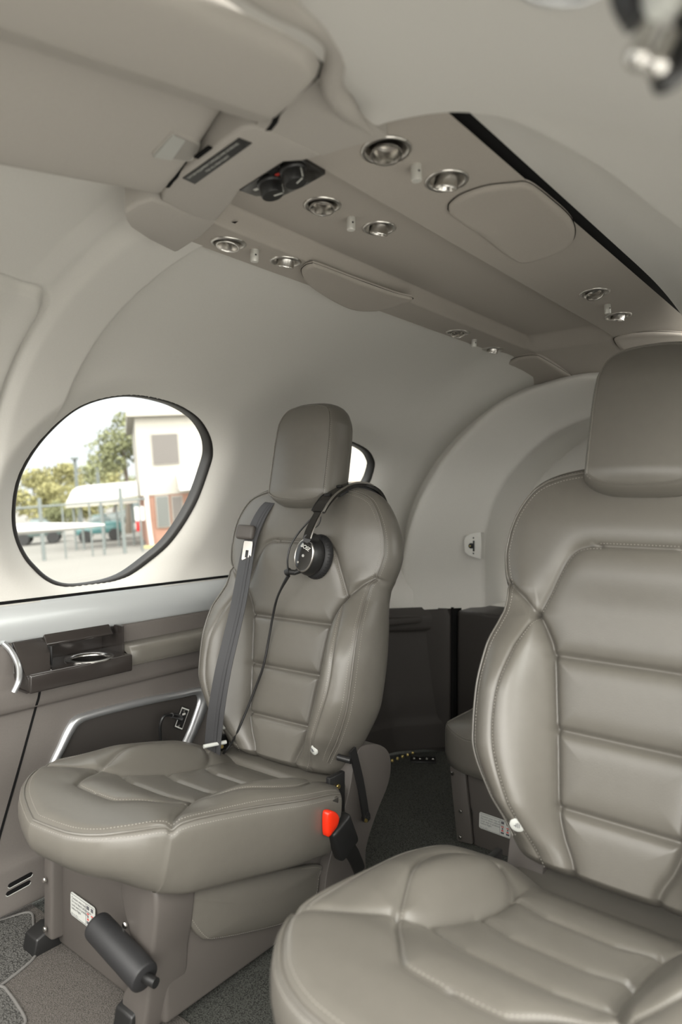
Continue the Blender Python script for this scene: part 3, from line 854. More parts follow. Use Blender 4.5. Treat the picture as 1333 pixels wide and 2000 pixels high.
# hinged cover at the middle: bevelled flank, flat face, rounded rear corner
cover = thing('ceiling_hatch_cover', (.24, .1, 1.25), 'padded lift-down cover at the top edge with a black gap along its right side', 'cover')
def hatch_end(x): return np.interp(x, [.165, .185, .200, .225, .262, .285, .300, .312, .316], [.532, .522, .510, .499, .486, .478, .466, .446, .425])
hx_ = [.163, .166, .174, .20, .216, .228, .25, .28, .30, .309, .314, .316]
hz_ = [.034, .014, .008, -.002, -.0085, -.0100, -.0105, -.0095, -.0075, -.004, .003, .013]
prof = spline(np.stack([hx_, hz_], 1), 6); rows = []
for x_, z_ in prof:
    ye = float(hatch_end(x_)); y_ = .06+(ye-.06)*(1-(1-np.linspace(0, 1, 70))**1.6)
    z2 = con_z(x_, y_)+z_
    e_ = np.abs(ye-y_); z2 = z2+.012*np.exp(-(e_/.007)**1.6)
    r_ = np.stack([np.full(70, x_), y_, z2], 1)
    rows.append(np.concatenate([r_, [r_[-1]+np.array([0, .002, .016]), r_[-1]+np.array([0, .0, .05])]]))
rows = np.array(rows)
gx = np.linspace(.166, .316, 30); ge = hatch_end(gx); gz = con_z(gx, ge)-.006
mb = MB(); mb.add(np.concatenate([np.stack([gx, ge-.001, gz+.0115], 1), np.stack([gx+.003, ge+.006, gz+.0135], 1)]), grid_faces(2, 30).tolist()); j_ = mb.build('joint_gap', M['gap'], cover, False); j_['label'] = 'dark joint round the rear end'
npmesh('cover_panel', rows.reshape(-1, 3), grid_faces(*rows.shape[:2]), M['console'], cover, True, 50)
mb = MB()
gy = np.linspace(.06, .47, 30)
P = np.stack([np.stack([np.full(30, x_), gy, con_z(x_, gy)+z_], 1) for x_, z_ in ((.315, .012), (.385, .040))], 1)
mb.add(P.reshape(-1, 3), grid_faces(30, 2).tolist())
g_ = mb.build('gap_seal', M['gap'], cover); g_['label'] = 'black gap along the cover edge'

# ---- crossbar pieces at the rib
ZC = 1.288
def zplate(px, py, dz=0.): return at_z(px, py, ZC+dz)
def slab(name, poly3, th, mat, parent, bev=.004, crown=0.):
    """plate from a 3-D outline lying roughly in a plane; thickness goes up (away from the cabin)"""
    P = np.array(poly3); 
    bm = bmesh.new(); vs = [bm.verts.new(p) for p in P]; f = bm.faces.new(vs)
    f.normal_update()
    if f.normal.z > 0: f.normal_flip()
    r = bmesh.ops.extrude_face_region(bm, geom=[f])
    for v in r['geom']:
        if isinstance(v, bmesh.types.BMVert): v.co.z += th
    bmesh.ops.recalc_face_normals(bm, faces=bm.faces[:])
    lo = set(tuple(round(c, 6) for c in p) for p in P)
    ed = [e for e in bm.edges if all(tuple(round(c, 6) for c in v.co) in lo for v in e.verts)]
    if bev: bmesh.ops.bevel(bm, geom=ed, offset=bev, segments=3, profile=.5, affect='EDGES', clamp_overlap=True)
    mb = MB(); mb.bm(bm); return mb.build(name, mat, parent, True, 50)
bar = thing('overhead_crossbar', (.03, .6, 1.29), 'pale crossbar over the rib carrying the black warning placard and control knobs', 'ceiling trim')
mid = [zplate(*p) for p in [(314, 393), (321, 374), (335, 352), (403, 300), (468, 252), (500, 248), (545, 262), (600, 288), (628, 306), (592, 316), (556, 318), (512, 346), (470, 373), (452, 400), (424, 432), (412, 434), (370, 420)]]
slab('placard_panel', mid, .05, M['console'], bar, .005)
cap = [at_z(*p, z_) for p, z_ in [((244, 413), 1.272), ((268, 398), 1.278), ((300, 391), 1.284), ((330, 402), 1.287), ((375, 422), 1.29), ((424, 436), 1.292), ((396, 462), 1.290), ((350, 492), 1.284), ((340, 494), 1.283), ((290, 470), 1.272), ((262, 452), 1.268), ((248, 430), 1.269)]]
slab('end_cap', cap, .05, M['console'], bar, .006)
# rounded web at the right with a raised lip running forward
web = [at_z(*p, z_) for p, z_ in [((500, 246), 1.288), ((519, 219), 1.289), ((549, 181), 1.289), ((603, 131), 1.288), ((631, 102), 1.287), ((650, 92), 1.286), ((650, 150), 1.286), ((665, 178), 1.286), ((700, 224), 1.286), ((752, 261), 1.286), ((756, 268), 1.288), ((688, 286), 1.29), ((630, 304), 1.289), ((600, 290), 1.288), ((545, 264), 1.288)]]
slab('corner_web', web, .05, M['console'], bar, 0)
lip = MB()
LP = [at_z(*p, z_) for p, z_ in [((470, -60), 1.195), ((545, -8), 1.222), ((616, 30), 1.243), ((652, 66), 1.258), ((657, 102), 1.267), ((648, 140), 1.272), ((652, 172), 1.276), ((680, 210), 1.281), ((706, 238), 1.288), ((728, 256), 1.293)]]
LP = spline(LP, 8); sd = np.gradient(LP, axis=0)[:, [1, 0, 2]]*np.array([1, -1, 0])
lip.tube(LP-np.array([0, 0, .002]), .0115*np.clip((len(LP)-1-np.arange(len(LP)))/18, .3, 1), 14)
lip.build('raised_lip', M['console'], bar)
# grooves and dark openings between crossbar and vent panel
for poly in ([(405, 455), (436, 436), (466, 432), (440, 452), (412, 459)], [(600, 316), (640, 300), (690, 284), (700, 290), (652, 322), (622, 326)]):
    gp = MB(); gp.add([at_z(*p, 1.312) for p in poly], [list(range(len(poly)))])
    g_ = gp.build('dark_opening', M['gap'], bar, False); g_['label'] = 'dark gap at the rear edge of the crossbar'
slot = MB(); A_ = zplate(383, 308, -.001); B_ = zplate(411, 287, -.001)
slot.box((A_+B_)/2, (np.linalg.norm(B_-A_), .006, .002), np.stack([(B_-A_)/np.linalg.norm(B_-A_), np.cross([0, 0, 1], (B_-A_)/np.linalg.norm(B_-A_)), [0, 0, 1]], 1))
slot.build('latch_slot', M['gap'], bar, False)

# ---- placard
pc = [zplate(*p, -.0012) for p in [(357, 349), (381, 360), (492, 281), (467, 271)]]
pl = thing('warning_placard', sum(pc)/4, 'black placard strip with two lines of pale lettering on the crossbar', 'placard')
mb = MB(); mb.add(pc+[p+np.array([0, 0, .002]) for p in pc], [[0, 1, 2, 3], [7, 6, 5, 4], [0, 4, 5, 1], [1, 5, 6, 2], [2, 6, 7, 3], [3, 7, 4, 0]])
mb.build('placard_plate', M['ink_black'] if 'ink_black' in M else M['black'], pl, False)
A_ = pc[3]-pc[0]; A_ /= np.linalg.norm(A_); B_ = pc[0]-pc[1]; B_ -= A_*(A_@B_); B_ /= np.linalg.norm(B_)
L_ = np.linalg.norm(pc[3]-pc[0]); H_ = np.linalg.norm(pc[1]-pc[0])
# readable by a passenger who faces forward and looks up
cpos = sum(pc)/4
text('lettering', 'OXYGEN EQUIPMENT CHECKED AND WORKING', .0052, cpos+B_*H_*.17+A_*0, A_, B_, M['whiteink'], pl, 'CENTER', lift=.0008)
text('lettering', 'FOR ALL HIGH FLIGHT', .0052, cpos-B_*H_*.22, A_, B_, M['whiteink'], pl, 'CENTER', lift=.0008)

# ---- dome light in the console
ci_ = np.argsort(cx)
def on_con(px, py):
    p = at_z(px, py, 1.27)
    for _ in range(10): p = at_z(px, py, float(con_z(0, p[1]))+float(np.interp(p[0], np.array(cx)[ci_], np.array(cz)[ci_])))
    return p
dc = [on_con(*p) for p in [(338, 255), (392, 279), (374, 313), (296, 300)]]
dl = thing('dome_light', sum(dc)/4, 'small clear lens courtesy light set into the grey overhead console', 'light')
def quadpts(q, n=8, r=.2):
    q = np.array(q); out = []
    for i in range(4):
        a, b, c = q[i-1], q[i], q[(i+1) % 4]
        p0, p1 = b+(a-b)*r, b+(c-b)*r
        for t in np.linspace(0, 1, n): out.append((1-t)**2*p0+2*t*(1-t)*b+t*t*p1)
    return out
cen = np.array(sum(dc)/4)
slab('bezel', [cen+(p-cen)*1.05+np.array([0, 0, -.0022]) for p in quadpts(dc, 6, .15)], .008, M['console'], dl, .0015)
slab('lens', [cen+(p-cen)*.93+np.array([0, 0, -.0030]) for p in quadpts(dc, 6, .15)], .006, M['lens'], dl, .0015)
half = [dc[0]*.5+dc[1]*.5, dc[1], dc[2], dc[2]*.5+dc[3]*.5]
wedge = [dc[0], dc[0]*.5+dc[1]*.5, dc[2]*.5+dc[3]*.5, dc[3]]
wc = sum(wedge)/4
mb = MB(); w_ = [wc+(p-wc)*.88 for p in wedge]
mb.add([w_[0]+[0, 0, -.0036], w_[1]+[0, 0, -.0038], w_[2]+[0, 0, -.0060], w_[3]+[0, 0, -.0060], w_[0]+[0, 0, .004], w_[1]+[0, 0, .004], w_[2]+[0, 0, .004], w_[3]+[0, 0, .004]], [[0, 1, 2, 3], [7, 6, 5, 4], [0, 4, 5, 1], [1, 5, 6, 2], [2, 6, 7, 3], [3, 7, 4, 0]])
w_ = mb.build('rocker', M['pale_plastic'], dl, True, 20); w_['label'] = 'pale wedge shaped rocker lens'

# ---- knob plate
kc = [at_z(*p, 1.296) for p in [(468, 373), (512, 344), (552, 318), (588, 313), (636, 341), (600, 362), (552, 384), (500, 384)]]
kp = thing('control_panel', sum(kc)/8, 'black control plate with two rotary knobs behind the crossbar', 'control panel')
slab('face_plate', kc, .012, M['gloss_black'], kp, .001)
for (px, py), an in (((527, 356), -.5), ((572, 331), .2)):
    c = at_z(px, py, 1.294)
    ax = np.array([.22, .10, -1.]); ax /= np.linalg.norm(ax)
    mb = MB(); mb.lathe([(.0175, 0), (.0175, .003), (.0155, .005), (.0150, .017), (.0138, .019), (.0001, .019)], c, ax, 36)
    kn = mb.build('knob', M['black'], kp, True, 30)
    A_ = np.cross(ax, [0, 1, 0]); A_ /= np.linalg.norm(A_); B_ = np.cross(ax, A_)
    dr = A_*math.cos(an)+B_*math.sin(an); pr = np.cross(ax, dr)
    mb = MB(); mb.box(c+ax*.0194+dr*.0075, (.012, .0014, .0008), np.stack([dr, pr, ax], 1)); mb.box(c+ax*.012+dr*.0151, (.0008, .0014, .012), np.stack([dr, pr, ax], 1))
    mb.build('pointer_line', M['whiteink'], kn, False)
for (px, py), m_ in (((543, 341), 'redink'), ((501, 370), 'whiteink'), ((546, 361), 'whiteink')):
    mb = MB(); mb.box(at_z(px, py, 1.2955), (.008, .005, .001), None, .0004)
    mk = mb.build('setting_mark', M[m_], kp); mk['label'] = 'red setting mark' if m_ == 'redink' else 'pale setting mark'

# ---- air vents
VENTS = [((755, 293), 'nearest of the vents in the right row, beside the bright roof liner', 0, .0305), ((873, 352), 'in the right row, just before the large rounded flap', 1, .0285),
         ((630, 400), 'in the middle row behind the black knob plate', 0, .0285), ((741, 445), 'in the middle row, rear one of the pair', 1, .0275),
         ((446, 474), 'in the left row at the dark corner gap', 0, .0285), ((558, 510), 'in the left row just before the slim flap', 1, .0275),
         ((895, 649), 'first of the rear pair above the left wall', 2, .0300), ((963, 682), 'second of the rear pair above the left wall', 1, .0290),
         ((1162, 572), 'first of the rear pair near the dark slot', 2, .0300), ((1208, 617), 'second of the rear pair near the dark slot', 1, .0290)]
holes = []
for (px, py), wh, kind, r in VENTS:
    c = on_panel(px, py); n = panel_n(c); holes.append((c, r))
    v = thing('air_vent', c, 'metal air vent '+wh, 'vent', 'air vents in the overhead panel')
    mb = MB(); mb.lathe([(r+.0015, -.001), (r+.001, .002), (r-.002, .0035), (r-.0045, .002), (r-.0055, -.003), (r-.008, -.010), (r-.012, -.016), (.006, -.019), (.0001, -.0195)], c, n, 48)
    mb.build('bezel', M['nickel'], v, True, 60)
    if kind == 0: ax = n+np.array([.05, -.15, 0]); rr, dp = .0195, .008
    elif kind == 2: ax = n+np.array([.25, -.25, 0]); rr, dp = .0185, .007
    else: ax = n+np.array([-.30, .10, 0]); rr, dp = .0160, .011
    ax = ax/np.linalg.norm(ax)
    mb = MB(); mb.lathe([(rr, -.020), (rr+.0007, -.004), (rr, dp-.003), (rr+.0006, dp-.0015), (rr-.0002, dp), (rr-.002, dp), (rr-.003, dp-.002), (rr-.0045, -.009), (rr-.010, -.012)], c, ax, 40)
    nz = mb.build('nozzle', M['steel'], v, True, 50)
    mb = MB(); mb.lathe([(rr-.0035, -.0105), (.0001, -.0115)], c, ax, 30)
    mb.build('throat', M['nickel'], nz)
# pins: little reading lights between each pair
for (px, py), wh in (((813, 331), 'between the two nearest vents of the right row'), ((686, 433), 'between the two vents of the middle row'), ((498, 496), 'between the two front vents of the left row'),
                     ((927, 671), 'between the rear vents above the left wall'), ((1187, 603), 'between the rear vents near the dark slot')):
    c = on_panel(px, py-8); n = panel_n(c); ax = n*.9+np.array([0, 0, -.3]); ax /= np.linalg.norm(ax)
    l = thing('reading_light', c, 'tiny pale metal pin light '+wh, 'light', 'pin lights between the vents')
    mb = MB(); mb.lathe([(.0001, -.002), (.0066, -.002), (.0070, .003), (.0070, .019), (.0062, .0205), (.0001, .0205)], c, ax, 24)
    b_ = mb.build('barrel', M['pin'], l, True, 40)
    q = np.array([.8, -.4, -.1]); q -= ax*(ax@q); q /= np.linalg.norm(q)
    mb = MB(); mb.lathe([(.0016, 0), (.0016, .0009), (.0001, .0009)], c+ax*.010+q*.0062, q, 12); mb.build('lens_hole', M['black'], b_)
# cut the vent holes in the ceiling panel
me = ceiling.data; bm = bmesh.new(); bm.from_mesh(me)
kill = [f for f in bm.faces if any((f.calc_center_median()-Vector(c)).length < r-.004 for c, r in holes)]
bmesh.ops.delete(bm, geom=kill, context='FACES'); bm.to_mesh(me); bm.free()

# ---- hinged flaps
FLAPS = [([(877, 403), (882, 392), (905, 376), (950, 361), (1000, 355), (1035, 356), (1080, 390), (1112, 420), (1123, 445), (1118, 468), (1095, 486), (1060, 500), (1030, 508), (1005, 503), (940, 455), (885, 416)], 'large rounded grey flap behind the nearest vents beside the dark slot'),
         ([(590, 530), (594, 519), (608, 513), (625, 516), (700, 545), (770, 570), (806, 580), (790, 588), (760, 598), (730, 603), (690, 600), (645, 580), (605, 553)], 'slim grey flap along the left edge of the overhead panel'),
         ([(988, 722), (992, 708), (1012, 697), (1045, 693), (1062, 699), (1110, 728), (1150, 752), (1140, 762), (1110, 772), (1078, 776), (1045, 768), (1010, 748)], 'grey flap at the rear end of the panel left of the near headrest'),
         ([(1201, 664), (1210, 655), (1250, 648), (1300, 647), (1345, 652), (1350, 672), (1300, 690), (1225, 684)], 'grey flap just above the near headrest')]
for poly, lab in FLAPS:
    H = np.array([on_panel(*p) for p in poly]); ok_ = (H[:, 0] > PXL+.012) & (H[:, 0] < PXR-.012) & (np.abs(np.abs(H[:, 0])-.112) > .012)
    if lab.startswith('slim'): pl_n, pl_c = np.array([.06, 0, 1.]), np.array([-.18, 1.1, 1.302])
    else:
        pl_c = H[ok_].mean(0); pl_n = np.linalg.svd(H[ok_]-pl_c)[2][2]
    if pl_n[2] < 0: pl_n = -pl_n
    pl_n = pl_n/np.linalg.norm(pl_n)
    def on_pl(p):
        d = ray(*p); return CAM+d*(((pl_c-CAM)@pl_n)/(d@pl_n))
    P = np.array([on_pl(p) for p in poly])
    P = spline(P, 6, True); c = P.mean(0)
    fl = thing('ceiling_flap', c, lab, 'flap', 'hinged flaps in the overhead panel')
    q = c-P; L = np.linalg.norm(q, axis=1)[:, None]; rows = []
    for ins, dz in ((-.0005, .03 if 'left of' in lab else .002), (.0, -.003), (.0012, -.0055), (.004, -.0072), (.012, -.0072), (.024, -.0062)):
        R_ = P+q/L*ins+pl_n*dz; rows.append(R_)
    for k_ in (.6, .35, .12):
        R_ = c+(P-c)*k_-pl_n*.0055; rows.append(R_)
    n_ = len(P); V = np.concatenate(rows+[[c-pl_n*.0055]]); F = grid_faces(len(rows), n_, True).tolist()
    b_ = (len(rows)-1)*n_; F += [[b_+i, b_+(i+1) % n_, len(V)-1] for i in range(n_)]
    mb = MB(); mb.add(V, F); mb.build('flap_panel', M['panel'], fl, True, 60)
    out = P-q/L*.0022; V = []; 
    for R_, dz in ((P-q/L*.0002, -.0006), (out, -.0006)):
        V.append(R_+pl_n*(dz-.0012))
    mb = MB(); mb.add(np.concatenate(V), grid_faces(2, n_, True).tolist()); mb.build('shadow_gap', M['gap'], fl, False)

# ---- compass mount with bracket hanging at the top right, close to the lens
def near_pt(px, py, d): 
    v = ray(px, py); return CAM+v*d
cm = thing('sun_visor_mount', near_pt(1290, 60, .27), 'dark blurred bracket with two pale ball joints hanging in the top right corner', 'bracket')
mb = MB(); mb.tube(spline([near_pt(1226, -40, .275), near_pt(1234, 0, .275), near_pt(1256, 36, .275)], 6), np.full(13, .0075), 14); mb.build('dark_housing', M['black'], cm)
mb = MB(); mb.tube([near_pt(1300, -40, .262), near_pt(1292, 4, .262), near_pt(1286, 26, .262)], np.array([.0075, .0072, .0045]), 16); w_ = mb.build('lamp_tip', M['white'], cm); w_['label'] = 'white lamp tip'
for a, b in (((1272, 38), (1247, 110)), ((1312, 66), (1282, 126))):
    mb = MB(); P = np.array([near_pt(*a, .27), (near_pt(*a, .27)+near_pt(*b, .27))/2, near_pt(*b, .27)]); P = spline(P, 5)
    mb.tube(P, np.concatenate([np.full(6, .0034), np.linspace(.0034, .0042, 5)]), 14)
    d_ = P[-1]-P[-2]; d_ /= np.linalg.norm(d_); mb.lathe([(.0001, -.0052), (.0025, -.0045), (.0046, -.0025), (.0052, 0), (.0046, .0025), (.0025, .0045), (.0001, .0052)], P[-1], d_, 18)
    mb.build('ball_arm', M['steel'], cm)
mb = MB(); mb.tube(spline([near_pt(1350, 40, .275), near_pt(1335, 110, .275), near_pt(1310, 148, .275), (near_pt(1285, 160, .275))], 6), np.linspace(.0065, .005, 19), 14); mb.build('bracket_arm', M['black'], cm)
mv = thing('mirror_rim', near_pt(1090, 0, .30), 'blurred silver rim of a round mirror cut by the top edge', 'mirror')
mb = MB(); mb.tube([near_pt(1000, -30, .30), near_pt(1045, -3, .30), near_pt(1090, 4, .30), near_pt(1135, 1, .30), near_pt(1185, -24, .30)], .0022, 12); mb.build('rim', M['silver'], mv)

# ================================================================== LEFT SIDE WALL FITTINGS
def wall_x(z, Y):
    i = np.argsort(LOWD[:, 2]); return float(np.interp(z, LOWD[i, 2], LOWD[i, 0]))+float(lower_off(Y))
def on_lower(px, py):
    d = ray(px, py); p = at_x(px, py, -.755)
    for _ in range(8): p = at_x(px, py, wall_x(p[2], p[1]))
    return p
def sweep_Y(section, y0, y1, n, off=True):
    rows = []
    for y in np.linspace(y0, y1, n):
        r_ = np.array([(x, y, z) for x, z in section]); 
        if off: r_[:, 0] += lower_off(y)
        rows.append(r_)
    return np.array(rows)
sec = spline([(-.786, 0, .652), (-.779, 0, .645), (-.773, 0, .636), (-.766, 0, .615), (-.765, 0, .595), (-.769, 0, .575), (-.774, 0, .565), (-.782, 0, .562)], 5)[:, [0, 2]]
rows = sweep_Y(sec, -.3, 1.70, 90)
struct(npmesh('trim_4', rows.reshape(-1, 3), grid_faces(*rows.shape[:2]), M['trim'], None, True, 60), 'long silver strip between the window liner and the dark lower wall')
mb = MB(); rows = sweep_Y([(-.780, .655), (-.777, .6485)], -.3, 1.70, 60); mb.add(rows.reshape(-1, 3), grid_faces(60, 2).tolist())
struct(mb.build('trim_5', M['gap']), 'thin dark joint above the silver strip')
# vertical joint of the lower wall panels
P = np.array([on_lower(*p) for p in spline([(79, 1338), (76, 1360), (68, 1388), (40, 1490), (0, 1630), (-12, 1680)], 8)])
mb = MB(); mb.ribbon(P+np.array([.0008, 0, 0]), (0, 1, 0), .0055, .0006)
struct(mb.build('trim_6', M['gap'], None, False), 'dark slanting joint between the lower wall panels')

# armrest pad
ar = thing('armrest', (-.74, 1.5, .49), 'padded taupe armrest ledge running along the left wall behind the cup holder', 'armrest')
sec = spline([(-.772, 0, .5215), (-.735, 0, .5205), (-.722, 0, .5185), (-.715, 0, .512), (-.712, 0, .503), (-.711, 0, .488), (-.713, 0, .478), (-.719, 0, .473), (-.76, 0, .472)], 6)[:, [0, 2]]
rows = sweep_Y(sec, .951, 1.86, 60)
rows[0] = rows[0]+(rows[0].mean(0)-rows[0])*.12; rows[1][:, 1] = .953
ctr = np.repeat(rows[:1].mean(1)[:, None], rows.shape[1], 1)
rows = np.concatenate([ctr, rows]); 
npmesh('arm_pad', rows.reshape(-1, 3), grid_faces(*rows.shape[:2]), M['leather'], ar, True, 60)
mb = MB(); yv = np.linspace(.956, 1.5, 200); add_dashes(mb, np.stack([-.7126+lower_off(yv), yv, np.full(200, .5035)], 1)); mb.build('stitching', M['thread'], ar, False)

# cup holder unit
cu_t = thing('cup_holder_unit', (-.74, .82, .50), 'dark glossy cup holder tray with a metal ring and power sockets under the silver strip', 'cup holder')
mg = M['metal_dark'] = material('dark_gloss_plastic', (.028, .024, .022), .16, spec=.65)
Y0, Y1 = CUP0+.001, CUP1-.001
mb = MB()
# tray with a round opening for the ring
rc = at_z(175, 1286, .504); rx, ry = rc[0], rc[1]
RH = .040
bmh = []
N_ = 48; ang = np.linspace(0, 2*PI, N_, endpoint=False)
inner = np.stack([rx+RH*np.cos(ang), ry+RH*np.sin(ang), np.full(N_, .504)], 1)
tx0, tx1, ty0, ty1 = -.818, -.700, .752, Y1
outer = []
for a in ang:
    dx_, dy_ = math.cos(a), math.sin(a)
    k_ = min([((tx1-rx)/dx_) if dx_ > 1e-9 else 9, ((tx0-rx)/dx_) if dx_ < -1e-9 else 9, ((ty1-ry)/dy_) if dy_ > 1e-9 else 9, ((ty0-ry)/dy_) if dy_ < -1e-9 else 9])
    outer.append([rx+dx_*k_, ry+dy_*k_, .504])
mb.add(np.concatenate([inner, outer]), grid_faces(2, N_, True).tolist())
for cx_, cy_ in ((tx0, ty0), (tx0, ty1), (tx1, ty0), (tx1, ty1)):
    mb.add([(cx_, cy_, .5039), (cx_+(.03 if cx_ == tx0 else -.03), cy_, .5039), (cx_+(.03 if cx_ == tx0 else -.03), cy_+(.04 if cy_ == ty0 else -.04), .5039), (cx_, cy_+(.04 if cy_ == ty0 else -.04), .5039)], [[0, 1, 2, 3]])
tray = mb.build('tray', mg, cu_t, False)
mb = MB(); mb.box((-.7015, (Y0+Y1)/2+.0, .4865), (.012, Y1-Y0, .040), None, .004, 3); mb.box((-.770, (Y0+Y1)/2, .469), (.13, Y1-Y0+.006, .004))
mb.box((-.735, Y0+.006, .485), (.066, .014, .034), None, .003); mb.build('front_fascia', mg, cu_t, True, 40)
mb = MB(); bm = bmesh.new(); vs = [bm.verts.new((x, .764, z)) for x, z in ((-.784, .574), (-.771, .573), (-.756, .551), (-.759, .546), (-.79, .544), (-.80, .56))]; f = bm.faces.new(vs); r = bmesh.ops.extrude_face_region(bm, geom=[f])
for v in r['geom']:
    if isinstance(v, bmesh.types.BMVert): v.co.y = Y1-.003-(.012 if v.co.z > .55 else 0)
bmesh.ops.recalc_face_normals(bm, faces=bm.faces[:]); bmesh.ops.bevel(bm, geom=bm.edges[:], offset=.0025, segments=2, profile=.5, affect='EDGES'); mb.bm(bm)
mb.box((-.832, (Y0+Y1)/2, .535), (.01, Y1-Y0, .07)); mb.box((-.79, Y1+.003, .53), (.10, .006, .075))
mb.build('back_panel', mg, cu_t, True, 40)
# wedge block with sockets on its rear-facing side
mb = MB()
wy0, wy1 = Y0, .766
prof = [(-.83, .566), (-.772, .566), (-.742, .535), (-.712, .500), (-.705, .490), (-.83, .490)]
bm = bmesh.new(); vs = [bm.verts.new((x, wy0, z)) for x, z in prof]; f = bm.faces.new(vs); r = bmesh.ops.extrude_face_region(bm, geom=[f])
for v in r['geom']:
    if isinstance(v, bmesh.types.BMVert): v.co.y = wy1-(.02 if v.co.z < .51 and v.co.x > -.72 else 0)
bmesh.ops.recalc_face_normals(bm, faces=bm.faces[:]); bmesh.ops.bevel(bm, geom=bm.edges[:], offset=.003, segments=2, profile=.5, affect='EDGES')
mb.bm(bm); mb.build('side_block', mg, cu_t, True, 40)
mb = MB(); mb.box((-.757, .7665, .528), (.034, .004, .042), None, .001); sk = mb.build('power_socket', M['black'], cu_t, True, 30)
for dx_, dz_, m_ in ((-.006, .008, 'steel'), (.004, .010, 'steel'), (-.004, -.004, 'steel'), (.006, -.008, 'brass')):
    mb = MB(); mb.box((-.757+dx_, .769, .528+dz_), (.004, .002, .003)); mb.build('contact', M[m_], sk, False)
mb = MB(); mb.lathe([(.0545, .0005), (.0545, .003), (.051, .0042), (.046, .0042), (.0425, .003), (.0405, -.002), (.0395, -.012)], (rx, ry, .504), (0, 0, 1), 60)
mb.build('cup_ring', M['steel'], cu_t, True, 60)
mb = MB(); mb.lathe([(.0398, -.002), (.0385, -.016), (.037, -.031), (.0001, -.0315)], (rx, ry, .504), (0, 0, 1), 40); mb.build('cup_well', M['gloss_black'], cu_t)
sa = thing('silver_accent', (-.75, .68, .5), 'curved silver edge strip at the front end of the cup holder tray', 'trim')
P = spline([at_x(*p, x_) for p, x_ in (((6, 1256), -.772), ((22, 1272), -.762), ((34, 1294), -.742), ((38, 1312), -.724), ((36, 1332), -.712), ((27, 1352), -.712))], 8)
mb = MB(); mb.tube(P, .0062, 12); mb.build('strip', M['silver'], sa, True, 60)

# map pocket with a silver frame
mp = thing('map_pocket', (-.755, 1.0, .3), 'dark wall pocket outlined by a bent silver frame beside the left seat', 'pocket')
fo = spline([(70, 1560), (95, 1492), (112, 1455), (126, 1424), (142, 1401), (172, 1389), (235, 1373), (300, 1358), (350, 1349), (385, 1342), (399, 1345), (406, 1362), (402, 1385), (385, 1425), (370, 1458), (350, 1510)], 8)
fi = spline([(92, 1560), (112, 1492), (126, 1462), (140, 1434), (156, 1413), (182, 1402), (240, 1387), (300, 1373), (345, 1364), (376, 1357), (384, 1360), (385, 1370), (381, 1385), (366, 1425), (352, 1456), (328, 1510)], 8)
A = np.array([on_lower(*p) for p in fo]); B = np.array([on_lower(*p) for p in fi])
rows = np.array([A+[-.004, 0, 0], A+[.006, 0, 0], A*.85+B*.15+[.0105, 0, 0], A*.5+B*.5+[.012, 0, 0], A*.15+B*.85+[.0095, 0, 0], B+[.004, 0, 0], B+[-.008, 0, 0]])
npmesh('frame', rows.reshape(-1, 3), grid_faces(*rows.shape[:2]), M['silver'], mp, True, 50)
rec = MB(); C_ = B+np.array([.0012, 0, 0]); cc = C_.mean(0)
rec.add(np.concatenate([C_, [cc]]), [[i, i+1, len(C_)] for i in range(len(C_)-1)]+[[len(C_)-1, 0, len(C_)]]); rec.build('pocket_panel', M['lower_dark'], mp)
# jack plate
jp = thing('jack_plate', on_lower(352, 1403), 'small black jack plate with a pale outline inside the wall pocket', 'jack plate')
q = [on_lower(*p)+np.array([.003, 0, 0]) for p in [(353, 1380), (367, 1385), (353, 1424), (339, 1418)]]
def plate(q, th, dirv, mat, name, par, sc=1.0, lift=0.):
    c = sum(q)/len(q); d_ = np.asarray(dirv, float); Q = [c+(p-c)*sc+d_*lift for p in q]
    n_ = len(Q); mb = MB(); mb.add(Q+[p+d_*th for p in Q], [list(range(n_)), list(range(n_, 2*n_))[::-1]]+[[i, (i+1) % n_, n_+(i+1) % n_, n_+i] for i in range(n_)]); return mb.build(name, mat, par, False)
plate(q, .003, (1, 0, 0), M['black'], 'face_plate', jp, 1.1)
plate(q, .0006, (1, 0, 0), M['whiteink'], 'outline', jp, 1.0, .003); plate(q, .0006, (1, 0, 0), M['black'], 'inner_face', jp, .88, .0033)
for px, py in ((357.5, 1388.5), (348, 1416.5)):
    mb = MB(); mb.lathe([(.004, 0), (.0035, .0018), (.0001, .002)], on_lower(px, py)+np.array([.0072, 0, 0]), (1, 0, 0), 14); mb.build('screw', M['steel'], jp)
mb = MB(); mb.box(on_lower(356, 1393.5)+np.array([.0075, 0, 0]), (.0008, .010, .005)); mb.build('lettering_block', M['whiteink'], jp, False)
pg = thing('headset_plug', on_lower(348, 1402), 'black plug and bent cable stuck into the jack plate', 'plug')
p0 = on_lower(350, 1402)+np.array([.006, 0, 0]); p1 = at_x(335, 1397, -.715); 
mb = MB(); mb.tube(spline([p0, (p0+p1)/2+[.004, 0, .002], p1], 5), np.linspace(.0075, .0065, 11), 14); mb.build('plug_body', M['black'], pg)
mb = MB(); mb.tube(spline([p1, at_x(322, 1398, -.710), at_x(314, 1412, -.712), at_x(313, 1432, -.715), at_x(316, 1462, -.718)], 8), .0042, 10); mb.build('plug_cable', M['black'], pg)
